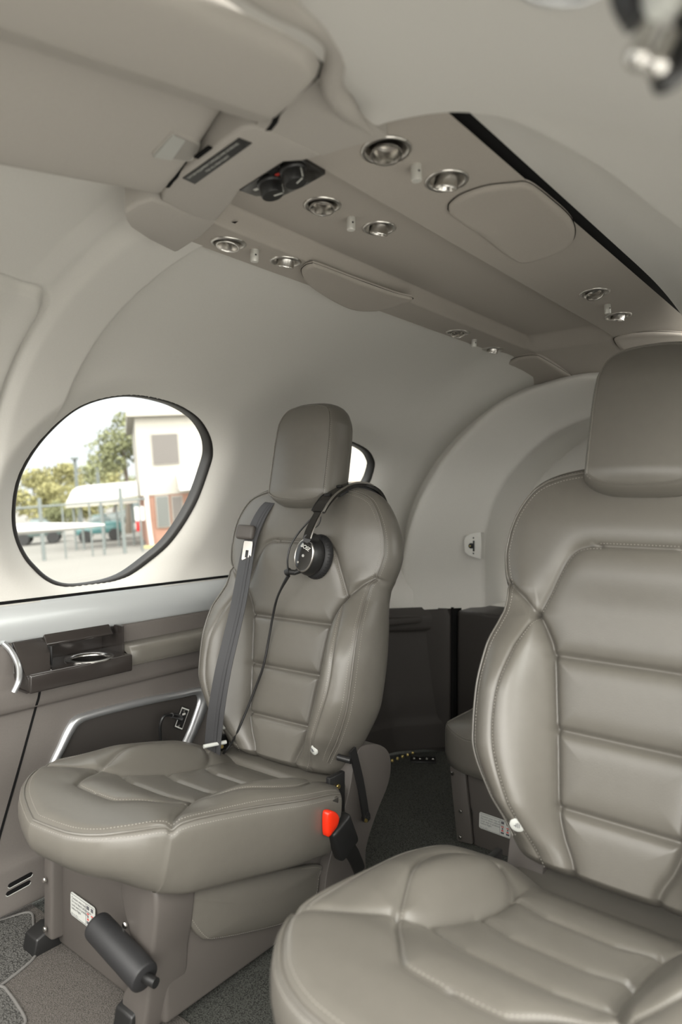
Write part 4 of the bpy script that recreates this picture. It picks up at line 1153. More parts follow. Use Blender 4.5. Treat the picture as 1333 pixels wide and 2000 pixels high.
# foot-level vent slots
vs_t = thing('wall_vent', on_lower(38, 1724), 'two short dark slots low on the left wall near the floor', 'vent')
for a, b in (((20, 1729), (59, 1708)), ((16, 1745), (55, 1724))):
    A = on_lower(*a); B = on_lower(*b); d_ = (B-A)/np.linalg.norm(B-A); up = np.array([0, 0, 1.]); up -= d_*(up@d_); up /= np.linalg.norm(up); nn = np.cross(d_, up)
    if nn[0] < 0: nn = -nn
    L_ = np.linalg.norm(B-A); h_ = .0052
    ol = [(-L_/2+h_*math.cos(t), h_*math.sin(t)) for t in np.linspace(PI/2, 3*PI/2, 8)]+[(L_/2+h_*math.cos(t), h_*math.sin(t)) for t in np.linspace(-PI/2, PI/2, 8)]
    mb = MB(); mb.add([(A+B)/2+d_*x+up*y+nn*.001 for x, y in ol], [list(range(len(ol)))]); s_ = mb.build('slot', M['gap'], vs_t, False)
    mb = MB(); mb.tube([(A+B)/2+d_*x+up*y+nn*.001 for x, y in ol[8:12]+[]][::-1]+[(A+B)/2-up*h_+nn*.001]+[(A+B)/2+d_*x+up*y+nn*.001 for x, y in ol[4:8]][::-1], .0009, 6); mb.build('slot_rim', M['pale_plastic'], s_)

# ---- rear lower corner: side panel turning to the bulkhead, shelf, baggage box
mb = MB(); mb.box((-.615, 1.985, .455), (.10, .19, .026), np.array([[math.cos(.5), math.sin(.5), 0], [-math.sin(.5), math.cos(.5), 0], [0, 0, 1]]), .008, 3)
rs_ = tag(mb.build('wall_ledge', M['lower_dark'], None, True, 40), 'short dark ledge below the rear arch behind the left seat', 'ledge')
CP = [(-.80, 1.80), (-.70, 1.93), (-.62, 1.985), (-.545, 2.02), (-.495, 2.038), (-.478, 2.048), (-.474, 2.056), (-.474, 2.10)]
CPs = spline([(x, y, 0) for x, y in CP], 8)
rows = np.array([CPs*np.array([1, 1, 0])+np.array([0, 0, z_])+np.array([-.01*(1 if z_ > .48 else 0), 0, 0]) for z_ in (.0, .02, .1, .2, .3, .4, .47, .488, .494, .496)])
struct(npmesh('baseboard_aft', rows.reshape(-1, 3), grid_faces(*rows.shape[:2]), M['lower_dark'], None, True, 60), 'dark curved corner panel at the rear of the left wall with shade in its colour')
bx = thing('baggage_box', (0, 2.2, 0), 'dark covered box under the rear arch with a flat top', 'box')
mb = MB(); mb.box((0, 2.165, .243), (.925, .18, .490), None, .012, 3); mb.build('box_body', M['lower_dark'], bx, True, 40)
mb = MB(); mb.box((-.469, 2.085, .25), (.008, .06, .5)); mb.build('shadow_gap', M['gap'], bx, False)
# latch plate on the arch
lc = at_y(926, 1066, 2.075)
lt = thing('latch_plate', lc, 'small pale latch plate with a black keeper on the rear arch', 'latch')
ol = [(908, 1056), (911, 1048), (920, 1043), (932, 1040), (941, 1040), (942, 1066), (941, 1092), (930, 1089), (917, 1084), (910, 1078)]
def arch_hit(px, py):
    return at_y(px, py, 2.062)
Q = [arch_hit(*p) for p in ol]
plate(Q, .02, (0, 1, 0), M['pin'], 'plate', lt, 1.0, -.004)
mb = MB()
k0 = arch_hit(922, 1066)
mb.lathe([(.0001, .006), (.007, .004), (.0095, .0), (.0095, -.002)], k0+np.array([0, -.006, 0]), (0, -1, 0), 20)
mb.box(k0+np.array([.010, -.006, 0]), (.005, .004, .036), None, .001); ke = mb.build('keeper', M['black'], lt, True, 40)
mb = MB(); mb.lathe([(.0001, .003), (.002, .002), (.0025, 0)], k0+np.array([0, -.012, 0]), (0, -1, 0), 12); mb.build('striker', M['brass'], ke)
for dz_ in (.027, -.025):
    mb = MB(); mb.lathe([(.0028, 0), (.0025, .001), (.0001, .001)], k0+np.array([.0085, -.0045, dz_]), (0, -1, 0), 12); mb.build('screw', M['black'], lt)

# ================================================================== SEAT BASES, BELTS
def bolt(c, ax, r, parent, mat='steel'):
    mb = MB(); mb.lathe([(r, 0), (r, .0025), (r*.75, .004), (.0001, .004)], c, ax, 16); return mb.build('bolt', M[mat], parent, True, 40)
def prism_x(mb, poly, x0, x1, bev, seg=3):
    """side-view polygon (Y,z) extruded across x"""
    bm = bmesh.new(); vs = [bm.verts.new((x0, y, z)) for y, z in poly]; f = bm.faces.new(vs); r = bmesh.ops.extrude_face_region(bm, geom=[f])
    for v in r['geom']:
        if isinstance(v, bmesh.types.BMVert): v.co.x = x1
    bmesh.ops.recalc_face_normals(bm, faces=bm.faces[:])
    if bev: bmesh.ops.bevel(bm, geom=bm.edges[:], offset=bev, segments=seg, profile=.5, affect='EDGES', clamp_overlap=True)
    mb.bm(bm)
def placard(parent, q, name='placard', ):
    """white caution label: q = corners top-left, top-right, bottom-right, bottom-left"""
    q = [np.array(p) for p in q]; A = q[1]-q[0]; L = np.linalg.norm(A); A /= L; B = q[0]-q[3]; B -= A*(A@B); H = np.linalg.norm(B); B /= H; N = np.cross(A, B); c = sum(q)/4
    mb = MB(); r = min(L, H)*.12; ol = []
    for sx, sy, a0 in ((1, 1, 0), (-1, 1, PI/2), (-1, -1, PI), (1, -1, 3*PI/2)):
        for t in np.linspace(0, PI/2, 5): ol.append((sx*(L/2-r)+r*math.cos(a0+t), sy*(H/2-r)+r*math.sin(a0+t)))
    mb.prism(ol, .0012, c, A, B); pl_ = mb.build(name, M['white'], parent, False); pl_['label'] = 'white caution placard with small print'
    def P(u, v, l=.0016): return c+A*(u*L/2)+B*(v*H/2)+N*l
    for k_, ln in enumerate(('Caution: seat may tilt', 'Do not block adjustment', 'Lock seat in position', 'before flight')):
        text('lettering', ln, H*.15, P(-.90, .50-.30*k_), A, B, M['ink'], pl_, lift=0)
    text('lettering', 'Part no. 4211', H*.10, P(-.92, -.82), A, B, M['ink'], pl_, lift=0)
    fr_ = MB()
    for u0, v0, u1, v1 in ((-.95, .88, .95, .88), (-.95, -.90, .95, -.90), (.30, .88, .30, -.90)):
        a, b = P(u0, v0), P(u1, v1); d_ = (b-a); l_ = np.linalg.norm(d_); d_ /= l_
        fr_.box((a+b)/2, (l_, L*.006, .0003), np.stack([d_, np.cross(N, d_), N], 1))
    fr_.build('border_line', M['ink'], pl_, False)
    for du in (.47, .79):
        for v, w, h, m_ in ((.62, .18, .30, 'ink'), (.12, .16, .10, 'redink'), (-.10, .08, .20, 'ink'), (-.34, .13, .14, 'redink'), (-.62, .20, .22, 'ink')):
            mb = MB(); mb.box(P(du, v), (w*L/2, h*H/2, .0003), np.stack([A, B, N], 1)); mb.build('pictogram', M[m_], pl_, False)
    return pl_
def recline(T, tr, root, S_):
    a, b = np.array([-.172, 1.118, .350]), np.array([-.172, 1.166, .190])
    mb = MB(); mb.ribbon(spline([a, a*.5+b*.5+[0, .004, 0], b], 6), (0, 1, 0), .020, .005); ln = tr(mb).build('recline_link', M['black'], root, True, 40)
    mb = MB(); mb.lathe([(.011, -.004), (.011, .004), (.0001, .004)], b, (1, 0, 0), 20); mb.lathe([(.004, .004), (.004, .010), (.0001, .010)], b, (1, 0, 0), 12); tr(mb).build('pivot', M['black'], ln, True, 40)
    mb = MB(); mb.tube([a+[.0, -.004, -.022], a+[-.03, -.010, -.020]], .007, 14); tr(mb).build('pivot_pin', M['black'], ln)
    bolt(T(b+np.array([.004, -.006, -.004])), (S_*.8, -.5, .1), .004, ln, 'brass')
def seat_base(root, S_, dx, dy, dz, detail=True):
    """pedestal; built for the left seat, S_=-1 mirrors across x (shift dx,dy,dz)"""
    def T(p):
        p = np.array(p, float); p = p*np.array([S_, 1, 1]) if S_ < 0 else p
        return p+np.array([dx, dy, 0])
    def tr(mb): 
        mb.v = [np.array([T(p) for p in v]) for v in mb.v]
        if S_ < 0: mb.f = [f[::-1] for f in mb.f]
        return mb
    mb = MB(); prism_x(mb, [(.672, .012), (.672, .245), (.80, .215), (1.04, .140), (1.09, .17), (1.12, .12), (1.17, .012)], -.553, -.212, .010); base = tr(mb).build('pedestal', M['plastic'], root, True, 40)
    mb = MB(); prism_x(mb, [(.648, .035), (.650, .225), (.69, .24), (.69, .03)], -.560, -.530, .006); fl = tr(mb).build('front_flange', M['plastic'], root, True, 40)
    # right pillar with the waisted front outline
    ol = [(-.286, .245), (-.205, .262), (-.190, .235), (-.196, .18), (-.207, .13), (-.212, .08), (-.222, .03), (-.236, .004), (-.282, .004), (-.286, .05), (-.262, .085), (-.252, .115), (-.258, .150), (-.278, .190)]
    mb = MB(); bm = bmesh.new(); q = spline([(x, 0, z) for x, z in ol], 4, True); vs = [bm.verts.new((x, .640, z)) for x, _, z in q]; f = bm.faces.new(vs); r = bmesh.ops.extrude_face_region(bm, geom=[f])
    for v in r['geom']:
        if isinstance(v, bmesh.types.BMVert): v.co.y = .72
    bmesh.ops.recalc_face_normals(bm, faces=bm.faces[:]); ed = [e for e in bm.edges if abs(e.verts[0].co.y-e.verts[1].co.y) < 1e-9]
    bmesh.ops.bevel(bm, geom=ed, offset=.007, segments=3, profile=.5, affect='EDGES', clamp_overlap=True); mb.bm(bm); pil = tr(mb).build('front_pillar', M['plastic'], root, True, 40)
    for p in ((-.268, .637, .178), (-.214, .637, .140), (-.252, .637, .020)): bolt(T(p), (0, -1, 0), .0055, pil)
    for p in ((-.545, .645, .150), (-.545, .645, .055)): bolt(T(p), (0, -1, 0), .0055, fl)
    for xx in (-.600, -.292):
        mb = MB(); prism_x(mb, [(.625, 0), (.632, .035), (.66, .045), (.70, .04), (.71, 0)], xx, xx+.045, .004); tr(mb).build('floor_foot', M['black'], root, True, 40)
    mb = MB(); prism_x(mb, [(.655, .060), (.655, .13), (.70, .13), (.70, .06)], -.275, -.235, .003); tr(mb).build('slot_shadow', M['gap'], root, True, 40)
    # leather pocket flap under the cushion
    poly = spline([(.680, 0, .235), (.80, 0, .205), (.93, 0, .165), (1.050, 0, .124), (1.050, 0, .10), (1.040, 0, .066), (1.00, 0, .052), (.945, 0, .056), (.85, 0, .085), (.762, 0, .117), (.738, 0, .133), (.712, 0, .172), (.690, 0, .215)], 6, True)
    c = poly.mean(0); rows = []
    for k_, d_ in ((1.0, -.012), (1.0, .001), (.985, .004), (.96, .005), (.90, .007), (.6, .013), (.3, .015)):
        r_ = c+(poly-c)*k_; r_[:, 0] = -.206+d_; rows.append(r_)
    rows = [np.stack([r_[:, 0], r_[:, 1], r_[:, 2]], 1) for r_ in [np.stack([np.full(len(poly), -.206+d_), (c+(poly-c)*k_)[:, 0], (c+(poly-c)*k_)[:, 2]], 1) for k_, d_ in ((1.0, -.012), (1.0, .001), (.985, .004), (.96, .005), (.90, .007), (.6, .013), (.3, .015))]]
    n_ = len(poly); V = np.concatenate(rows+[[[-.191, c[0], c[2]]]]); F = grid_faces(7, n_, True).tolist(); F += [[6*n_+i, 6*n_+(i+1) % n_, 7*n_] for i in range(n_)]
    mb = MB(); mb.add(V, F); flap = tr(mb).build('pocket_flap', M['leather'], root, True, 60)
    mb = MB(); r_ = np.stack([np.full(n_, -.1982), (c+(poly-c)*.945)[:, 0], (c+(poly-c)*.945)[:, 2]], 1)
    add_dashes(mb, r_[int(n_*.20):]); tr(mb).build('stitching', M['thread'], flap, False)
    # hinge cover at the rear corner
    q = spline([(1.160, 0, .327), (1.180, 0, .336), (1.232, 0, .325), (1.272, 0, .300), (1.287, 0, .265), (1.276, 0, .22), (1.228, 0, .165), (1.19, 0, .10), (1.185, 0, .01), (1.06, 0, .01), (1.055, 0, .10), (1.095, 0, .185), (1.130, 0, .25), (1.148, 0, .31)], 4, True)
    mb = MB(); prism_x(mb, [(y, z) for y, _, z in q], -.252, -.190, .009); tr(mb).build('hinge_cover', M['plastic'], root, True, 40)
    # black recline link and its pivots
    if S_ > 0: recline(T, tr, root, S_)
    # hinge strut with plated bolts between cushion and backrest
    for sx in (-.20, -.56):
        mb = MB(); mb.box((sx+.01, 1.085, .255), (.012, .05, .10), None, .003); st_ = tr(mb).build('hinge_strut', M['black'], root, True, 40)
        bolt(T((sx+.018, 1.065, .272)), (S_, -.3, .1), .006, st_, 'steel'); bolt(T((sx+.019, 1.082, .282)), (S_, -.3, .1), .005, st_, 'brass')
    mb = MB(); mb.box((-.38, 1.13, .245), (.36, .12, .05), None, .018, 4); tr(mb).build('cross_member', M['leather'], root, True, 40)
    return T
T_l = seat_base(seat_l, 1, 0, 0, 0)
q = [at_y(*p, .669) for p in [(148, 1741), (196, 1775), (176, 1822), (136, 1777)]]
placard(seat_l, [p+np.array([0, -.0012, 0]) for p in q])
hd = [at_y(188, 1806, .612), at_y(284, 1910, .612)]
a, b = hd; d_ = b-a; d_ /= np.linalg.norm(d_)
mb = MB(); mb.lathe([(.0001, 0), (.019, 0), (.0225, .003), (.0235, .008), (.0235, np.linalg.norm(b-a)-.004), (.0225, np.linalg.norm(b-a)-.001), (.021, np.linalg.norm(b-a)), (.0001, np.linalg.norm(b-a))], a, d_, 40)
gr = mb.build('foot_bar', M['black_soft'], seat_l, True, 50)
mb = MB(); mb.tube([b-d_*.002, b+d_*.022+[0, .004, .004]], .008, 12); mb.build('bar_spindle', M['black'], gr)
T_r = seat_base(seat_r, -1, .018, -.085, 0)

# buckle stalk beside the left cushion
bk = thing('belt_buckle', (-.14, 1.05, .2), 'black seat belt buckle with a red release button beside the left cushion', 'buckle')
ctr = at_x(668, 1630, -.128); tp = at_x(652, 1585, -.128); d_ = tp-ctr; d_ /= np.linalg.norm(d_)
ax_ = np.array([1., 0, 0]); ax_ -= d_*(ax_@d_); ax_ /= np.linalg.norm(ax_); sd = np.cross(d_, ax_)
mb = MB(); mb.box(ctr-d_*.004, (.026, .060, .074), np.stack([ax_, sd, d_], 1), .008, 3); bb = mb.build('buckle_body', M['black'], bk, True, 40)
mb = MB()
ol = [at_x(*p, -.112) for p in [(640, 1592), (647, 1584), (657, 1587), (663, 1597), (660, 1612), (652, 1624), (641, 1634)]]
q3 = spline(ol, 4, True); c3 = q3.mean(0)
rows = [q3-[.012, 0, 0], q3, c3+(q3-c3)*.85+[.002, 0, 0], c3+(q3-c3)*.4+[.003, 0, 0]]
V = np.concatenate(rows+[[c3+[.003, 0, 0]]]); n_ = len(q3); F = grid_faces(4, n_, True).tolist()+[[3*n_+i, 3*n_+(i+1) % n_, 4*n_] for i in range(n_)]
mb.add(V, F); rb = mb.build('release_button', M['red'], bk, True, 60); rb['label'] = 'red release button'
mb = MB(); mb.ribbon(spline([ctr-d_*.03, ctr-d_*.07+[-.01, .02, 0], ctr-d_*.12+[-.03, .05, -.02]], 6), sd, .03, .004); mb.build('stalk', M['black'], bk)
for y_ in (.0,): 
    mb = MB(); mb.box(at_x(652, 1572, -.135), (.010, .022, .030), None, .003); mb.build('stalk_guide', M['steel'], bk, True, 40)

# ---- shoulder belt of the left seat
def seat_pt(fr, px, py, n):
    d = ray(px, py); t = ((fr.o-CAM)@fr.fw+n)/(d@fr.fw); return CAM+d*t
belt = thing('seat_belt', (-.55, 1.1, .3), 'dark grey shoulder belt hanging over the left edge of the left seat backrest', 'seat belt')
path = [((548, 966), -.045), ((537, 975), -.012), ((525, 985), .006), ((512, 1003), .016), ((500, 1027), .022), ((490, 1055), .028), ((483, 1085), .036), ((475, 1130), .055), ((464, 1190), .085), ((450, 1250), .100), ((436, 1310), .105), ((424, 1380), .09), ((417, 1440), .06), ((414, 1490), .03)]
P = spline([seat_pt(frL, *p, n) for p, n in path], 8)
w_ = np.interp(np.linspace(0, 1, len(P)), [0, .1, .3, .5, .7, 1], [.030, .034, .036, .042, .044, .044])
mb = MB(); mb.ribbon(P, frL.lat+frL.up*.12-frL.fw*.1, w_, .0016); web_ = mb.build('webbing', M['strap'], belt, True, 60)
for off in (-.009, .0, .009):
    mb = MB(); mb.ribbon(P+frL.fw*.0011+frL.lat*off, frL.lat, .0035, .0004)
    sb = mb.build('woven_stripe', M['strap'], web_, True); sb.hide_render = False
c0 = seat_pt(frL, 482, 1040, .030); A = frL.lat*.97-frL.fw*.22; A /= np.linalg.norm(A); B = frL.up-A*(frL.up@A); B /= np.linalg.norm(B); N_ = np.cross(A, B); N_ = N_ if N_@frL.fw > 0 else -N_
mb = MB(); mb.box(c0+N_*.004, (.050, .036, .020), np.stack([A, B, N_], 1), .008, 4); kp_ = mb.build('tongue_cover', M['plastic'], belt, True, 40); kp_['label'] = 'taupe plastic cover of the belt tongue'
c1 = seat_pt(frL, 484, 1078, .036)
ol = [(-.011, .026), (.011, .026), (.0125, .02), (.0125, -.018), (.010, -.022), (-.010, -.022), (-.0125, -.018), (-.0125, .02)]
bm = bmesh.new(); hole = [(-.004, .004), (.004, .004), (.004, -.014), (-.004, -.014)]
mb = MB(); ov = [c1+N_*.003+A*x+B*y for x, y in ol]; hv = [c1+N_*.003+A*x+B*y for x, y in hole]
V = ov+hv; F = [[0, 1, 9, 8], [1, 2, 9], [2, 3, 10, 9], [3, 4, 10], [4, 5, 11, 10], [5, 6, 11], [6, 7, 8, 11], [7, 0, 8]]
V2_ = [v-N_*.002 for v in V]; n_ = len(V)
F2_ = F+[[i+n_ for i in f][::-1] for f in F]+[[i, (i+1) % 8, n_+(i+1) % 8, n_+i] for i in range(8)]+[[8+i, n_+8+i, n_+8+(i+1) % 4, 8+(i+1) % 4] for i in range(4)]
mb.add(V+V2_, F2_); tg_ = mb.build('belt_tongue', M['steel'], belt, False); tg_['label'] = 'shiny steel belt tongue with a slot'

# ---- white rod lying behind the left cushion
rd = thing('white_rod', at_z(415, 1454, .30), 'short white tube lying in the gap left of the left seat hinge', 'tube')
mb = MB(); mb.tube([at_z(398, 1458, .31), at_z(442, 1449, .31)], .0045, 14); mb.build('tube', M['white'], rd)

# ================================================================== REAR SEAT behind the near seat
rsx = thing('jump_seat', (.10, 1.6, 0), 'rear leather seat cushion peeping out left of the near seat backrest', 'seat')
class _F: sgn = 1
mapr = lambda x, b, c: np.stack(np.broadcast_arrays(.075+x, 1.50+b, .315+c), -1)
cu_r, ri = pillow(_F, 'seat_cushion', M['leather'], rsx, mapr, lambda b: .245-.0*b, lambda u: -.035+.045*np.abs(u)**6, lambda u: .36-.03*np.abs(u)**6,
                  lambda x, b: .012-.02*(np.abs(x)/.245)**4-.03*np.clip((.03-b)/.06, 0, 1)**2, [], lambda lx, lb, lc: [(o_, lc+(-.115-lc)*s_) for s_, o_ in ((.04, .004), (.1, .006), (.3, .007), (.7, .006), (.95, .0), (1, -.01))], 120, 120, puff=0)
mb = MB(); k_ = np.arange(len(ri['lx']))
edge_stitch(mb, ri, k_, ring=1, frac=0.); mb.build('stitching', M['thread'], cu_r, False)
mb = MB(); mb.tube(mapr(ri['lx']+ri['ox']*.002, ri['lb']+ri['ob']*.002, ri['lc']-.0005)[::2], .002, 6); mb.build('piping', M['leather'], cu_r)
mb = MB()
bm = bmesh.new(); ol = [(-.115, 0), (-.115, .085), (-.150, .15), (-.150, .195), (.29, .195), (.29, 0)]
vs = [bm.verts.new((x, 1.535, z)) for x, z in ol]; f = bm.faces.new(vs); r = bmesh.ops.extrude_face_region(bm, geom=[f])
for v in r['geom']:
    if isinstance(v, bmesh.types.BMVert): v.co.y = 1.86
bmesh.ops.recalc_face_normals(bm, faces=bm.faces[:]); bmesh.ops.bevel(bm, geom=bm.edges[:], offset=.006, segments=2, profile=.5, affect='EDGES'); mb.bm(bm)
rb_ = mb.build('pedestal', M['plastic'], rsx, True, 40)
mb = MB(); mb.box((-.138, 1.527, .10), (.045, .012, .19), np.array([[math.cos(-.12), 0, math.sin(-.12)], [0, 1, 0], [-math.sin(-.12), 0, math.cos(-.12)]]), .004); fl_ = mb.build('front_flange', M['plastic'], rsx, True, 40)
for p in ((-.160, 1.519, .175), (-.137, 1.519, .085), (-.138, 1.519, .018)): bolt(np.array(p), (0, -1, 0), .005, fl_)
q = [at_y(*p, 1.533) for p in [(940, 1586), (1003, 1608), (997, 1637), (933, 1615)]]
placard(rsx, q)

# ================================================================== FLOOR BITS
an = thing('floor_anchor', at_z(827, 1486, 0), 'black metal floor anchor plate on the dark carpet near the rear corner', 'anchor plate')
c = at_z(827, 1486, 0); R_ = np.array([[math.cos(.6), -math.sin(.6), 0], [math.sin(.6), math.cos(.6), 0], [0, 0, 1]])
mb = MB(); mb.box(c+[0, 0, .003], (.085, .045, .006), R_, .002); mb.build('plate', M['black'], an, True, 40)
for dx_ in (-.03, -.01, .012, .032):
    mb = MB(); mb.lathe([(.004, 0), (.003, .002), (.0001, .002)], c+R_@np.array([dx_, .004, .006]), (0, 0, 1), 12); mb.build('screw', M['steel'], an)
for k_, (px, py) in enumerate([(767, 1484), (777, 1480), (787, 1476), (797, 1472.5), (807, 1469)]):
    p = at_z(px, py, .006); mb = MB(); mb.lathe([(.0045, -.006), (.0045, 0), (.003, .002), (.0001, .0025)], p, (0, 0, 1), 14)
    w_h = ('nearest the left seat, first of the row', 'second from the left seat', 'middle one of the row', 'second from the black anchor plate', 'last of the row, beside the black anchor plate')[k_]
    tag(mb.build('snap_stud', M['brass'], None, True, 40), 'bright snap stud on carpet edge, '+w_h, 'stud', 'row of snap studs on the carpet edge')
# carpet runner in front of the left seat and woven mats
fr_t = MB(); fr_t.box((-.20, .22, .002), (1.1, .98, .004)); 
struct(fr_t.build('floor_front', M['carpet_front'], None, False), 'grey brown carpet in front of the left seat')
for poly, lab in (([(-60, 1810), (0, 1797), (58, 1782), (66, 1810), (72, 1850), (68, 1868), (48, 1888), (0, 1926), (-60, 1975)], 'woven grey floor mat with a pale edge below the wall vent slots'),
                  ([(-60, 1930), (0, 1926), (18, 1940), (36, 1965), (50, 1992), (40, 2006), (0, 2040), (-60, 2080)], 'woven grey floor mat cut by the lower left picture corner')):
    P = spline([at_z(*p, .006) for p in poly], 5, True)
    mt = thing('floor_mat', P.mean(0), lab, 'mat', 'woven floor mats')
    mb = MB(); n_ = len(P); mb.add(np.concatenate([P, P-[0, 0, .0022]]), [list(range(n_))]+[[i, n_+i, n_+(i+1) % n_, (i+1) % n_] for i in range(n_)]); mb.build('weave', M['mat'], mt, False)
    mb = MB(); mb.tube(np.concatenate([P, P[:1]]), .0026, 8, False); eb = mb.build('edge_binding', material('pale_binding', (.13, .125, .118), .9), mt); eb['label'] = 'pale worn edge binding'

# ================================================================== HEADSET
hs = thing('aviation_headset', seat_pt(frL, 600, 1085, .03), 'black aviation headset hung over the shoulder of the left seat backrest', 'headset')
def seat_px(fr, px, py, x):
    d = ray(px, py); t = ((fr.o-CAM)@fr.lat+x)/(d@fr.lat); return CAM+d*t
hp = [((752, 1000), .135), ((744, 980), .130), ((733, 964), .124), ((718, 953), .117), ((700, 947), .110), ((680, 948), .105), ((660, 957), .101), ((643, 970), .098), ((630, 986), .096), ((622, 1000), .094)]
P = spline([seat_px(frL, *p, n) for p, n in hp], 8)
side = frL.lat*1.0+frL.fw*.10
mb = MB(); mb.ribbon(P, side, np.interp(np.linspace(0, 1, len(P)), [0, .25, .6, 1], [.026, .042, .042, .034]), .009); bd = mb.build('headband', M['gloss_black'], hs, True, 40)
T_ = np.gradient(P, axis=0); T_ /= np.linalg.norm(T_, axis=1)[:, None]; sd_ = side-T_*(T_@side)[:, None]; sd_ /= np.linalg.norm(sd_, axis=1)[:, None]; nn_ = np.cross(T_, sd_)
sg = 1 if (nn_[40]@frL.up) > 0 else -1
k_ = slice(24, len(P))
mb = MB(); mb.tube((P+sd_*.0200+nn_*sg*.004)[k_], .0026, 8); mb.build('metal_rail', M['nickel'], bd)
mb = MB(); mb.tube((P-sd_*.0170+nn_*sg*.004)[k_], .0020, 8); mb.build('metal_rail', M['black'], bd)
mb = MB(); mb.ribbon((P-nn_*sg*.008)[8:52], side, .030, .008); mb.build('headband_pad', M['black_soft'], bd, True, 60)
for i_ in (46, 56): 
    mb = MB(); mb.box(P[i_]+nn_[i_]*sg*.006, (.008, .016, .004), np.stack([T_[i_], sd_[i_], nn_[i_]], 1), .001); mb.build('band_catch', M['black'], bd, True, 40)
arm = spline([seat_px(frL, *p, n) for p, n in (((625, 996), .094), ((614, 1016), .093), ((605, 1036), .092), ((600, 1052), .091))], 8)
mb = MB(); mb.ribbon(arm, side, np.linspace(.018, .020, len(arm)), .006); ya = mb.build('slider_arm', M['gloss_black'], hs, True, 40)
mb = MB(); mb.tube(arm+side*.011, .0018, 8); mb.build('arm_edge', M['nickel'], ya)
# ear cup: elliptical shell whose face looks left and forward, cushion toward the seat
ax = frL.fw*1.0-frL.lat*.10-frL.up*.06; ax /= np.linalg.norm(ax)
vv = frL.up*.97+frL.lat*.22; vv -= ax*(ax@vv); vv /= np.linalg.norm(vv); uu = np.cross(vv, ax)
def ell(mb, c, prof, n=48):
    V = [c+uu*(a_*math.cos(t))+vv*(b_*math.sin(t))+ax*h for a_, b_, h in prof for t in np.linspace(0, 2*PI, n, endpoint=False)]
    mb.add(V, grid_faces(len(prof), n, True).tolist())
cc = seat_pt(frL, 607, 1086, .040)
mb = MB(); ell(mb, cc, [(.001, .001, -.016), (.026, .032, -.016), (.033, .041, -.012), (.036, .045, -.002), (.035, .044, .006), (.032, .041, .014), (.029, .038, .020)]); cup = mb.build('ear_cup', M['black'], hs, True, 60)
mb = MB(); ell(mb, cc, [(.029, .038, .019), (.0285, .0375, .0225), (.0265, .0355, .0235), (.0255, .0345, .0225)]); mb.build('bezel_ring', M['nickel'], cup)
mb = MB(); ell(mb, cc, [(.0257, .0347, .0222), (.020, .028, .0232), (.010, .014, .0238), (.0002, .0002, .024)]); face = mb.build('face_plate', M['gloss_black'], cup, True, 60)
mb = MB(); ell(mb, cc, [(.030, .037, -.010), (.038, .047, -.013), (.0415, .051, -.020), (.0415, .051, -.028), (.037, .046, -.035), (.026, .034, -.036), (.001, .001, -.034)]); pad = mb.build('ear_cushion', M['black_soft'], hs, True, 60)
mb = MB()
for t in np.linspace(0, 2*PI, 40, endpoint=False):
    pc_ = [cc+uu*(a_*math.cos(t))+vv*(b_*math.sin(t))+ax*h for a_, b_, h in ((.0385, .0475, -.0135), (.0418, .0513, -.020), (.0418, .0513, -.028))]
    mb.tube(pc_, .0006, 5)
pl_ = mb.build('cushion_pleats', M['black_soft'], pad); pl_['kind'] = 'stuff'
text('logo', 'BOSE', .0125, cc+vv*.015+ax*.0238-uu*0, uu*1.0-vv*.18, vv, M['whiteink'], face, 'CENTER', shear=.35, lift=.0013, bold=.00015)
mb = MB(); mb.lathe([(.0036, 0), (.003, .0012), (.0001, .0015)], cc-vv*.001+ax*.0238, ax, 16); mb.build('centre_button', M['pale_plastic'], face)
mb = MB(); mb.lathe([(.003, 0), (.0025, .001), (.0001, .0012)], cc-vv*.019-uu*.008+ax*.0232, ax, 14); mb.build('indicator', M['nickel'], face)
# yoke between arm and cup
e_ = arm[-1]; mb = MB(); mb.tube(spline([e_, e_*.5+(cc+vv*.042+ax*.010)*.5+ax*.004, cc+vv*.040+ax*.012], 5), np.linspace(.009, .014, 11), 16); mb.build('yoke', M['black'], hs)
# boom socket and cables
bs = seat_pt(frL, 563, 1117, .062)
mb = MB(); mb.tube([bs-frL.lat*.004, bs+frL.lat*.020, cc-vv*.036+ax*.012], .0062, 14); mb.lathe([(.0001, -.007), (.0075, -.006), (.0075, .006), (.0001, .007)], bs, frL.lat*.9+frL.up*.4, 18); sk_ = mb.build('boom_socket', M['black'], hs, True, 40)
mb = MB(); mb.tube(spline([seat_pt(frL, *p, n) for p, n in (((619, 1002), .046), ((600, 1022), .052), ((582, 1043), .054), ((568, 1066), .058), ((562, 1092), .060), ((563, 1112), .062))], 8), .0022, 10); mb.build('side_cable', M['black'], hs)
mb = MB(); mb.tube(spline([seat_pt(frL, *p, n) for p, n in (((624, 998), .042), ((627, 1012), .040), ((622, 1026), .044), ((611, 1033), .050))], 8), .0012, 8); mb.build('thin_wire', M['black'], hs)
mb = MB(); mb.tube(spline([seat_pt(frL, *p, n) for p, n in (((564, 1124), .060), ((552, 1145), .050), ((541, 1170), .040), ((533, 1205), .026), ((526, 1245), .018), ((515, 1300), .014), ((500, 1342), .012), ((483, 1385), .016), ((466, 1425), .022), ((452, 1452), .020), ((438, 1470), .02), ((425, 1484), -.02))], 10), np.interp(np.linspace(0, 1, 111), [0, .06, .12, 1], [.0045, .004, .0028, .0026]), 10); mb.build('main_cable', M['black'], hs)

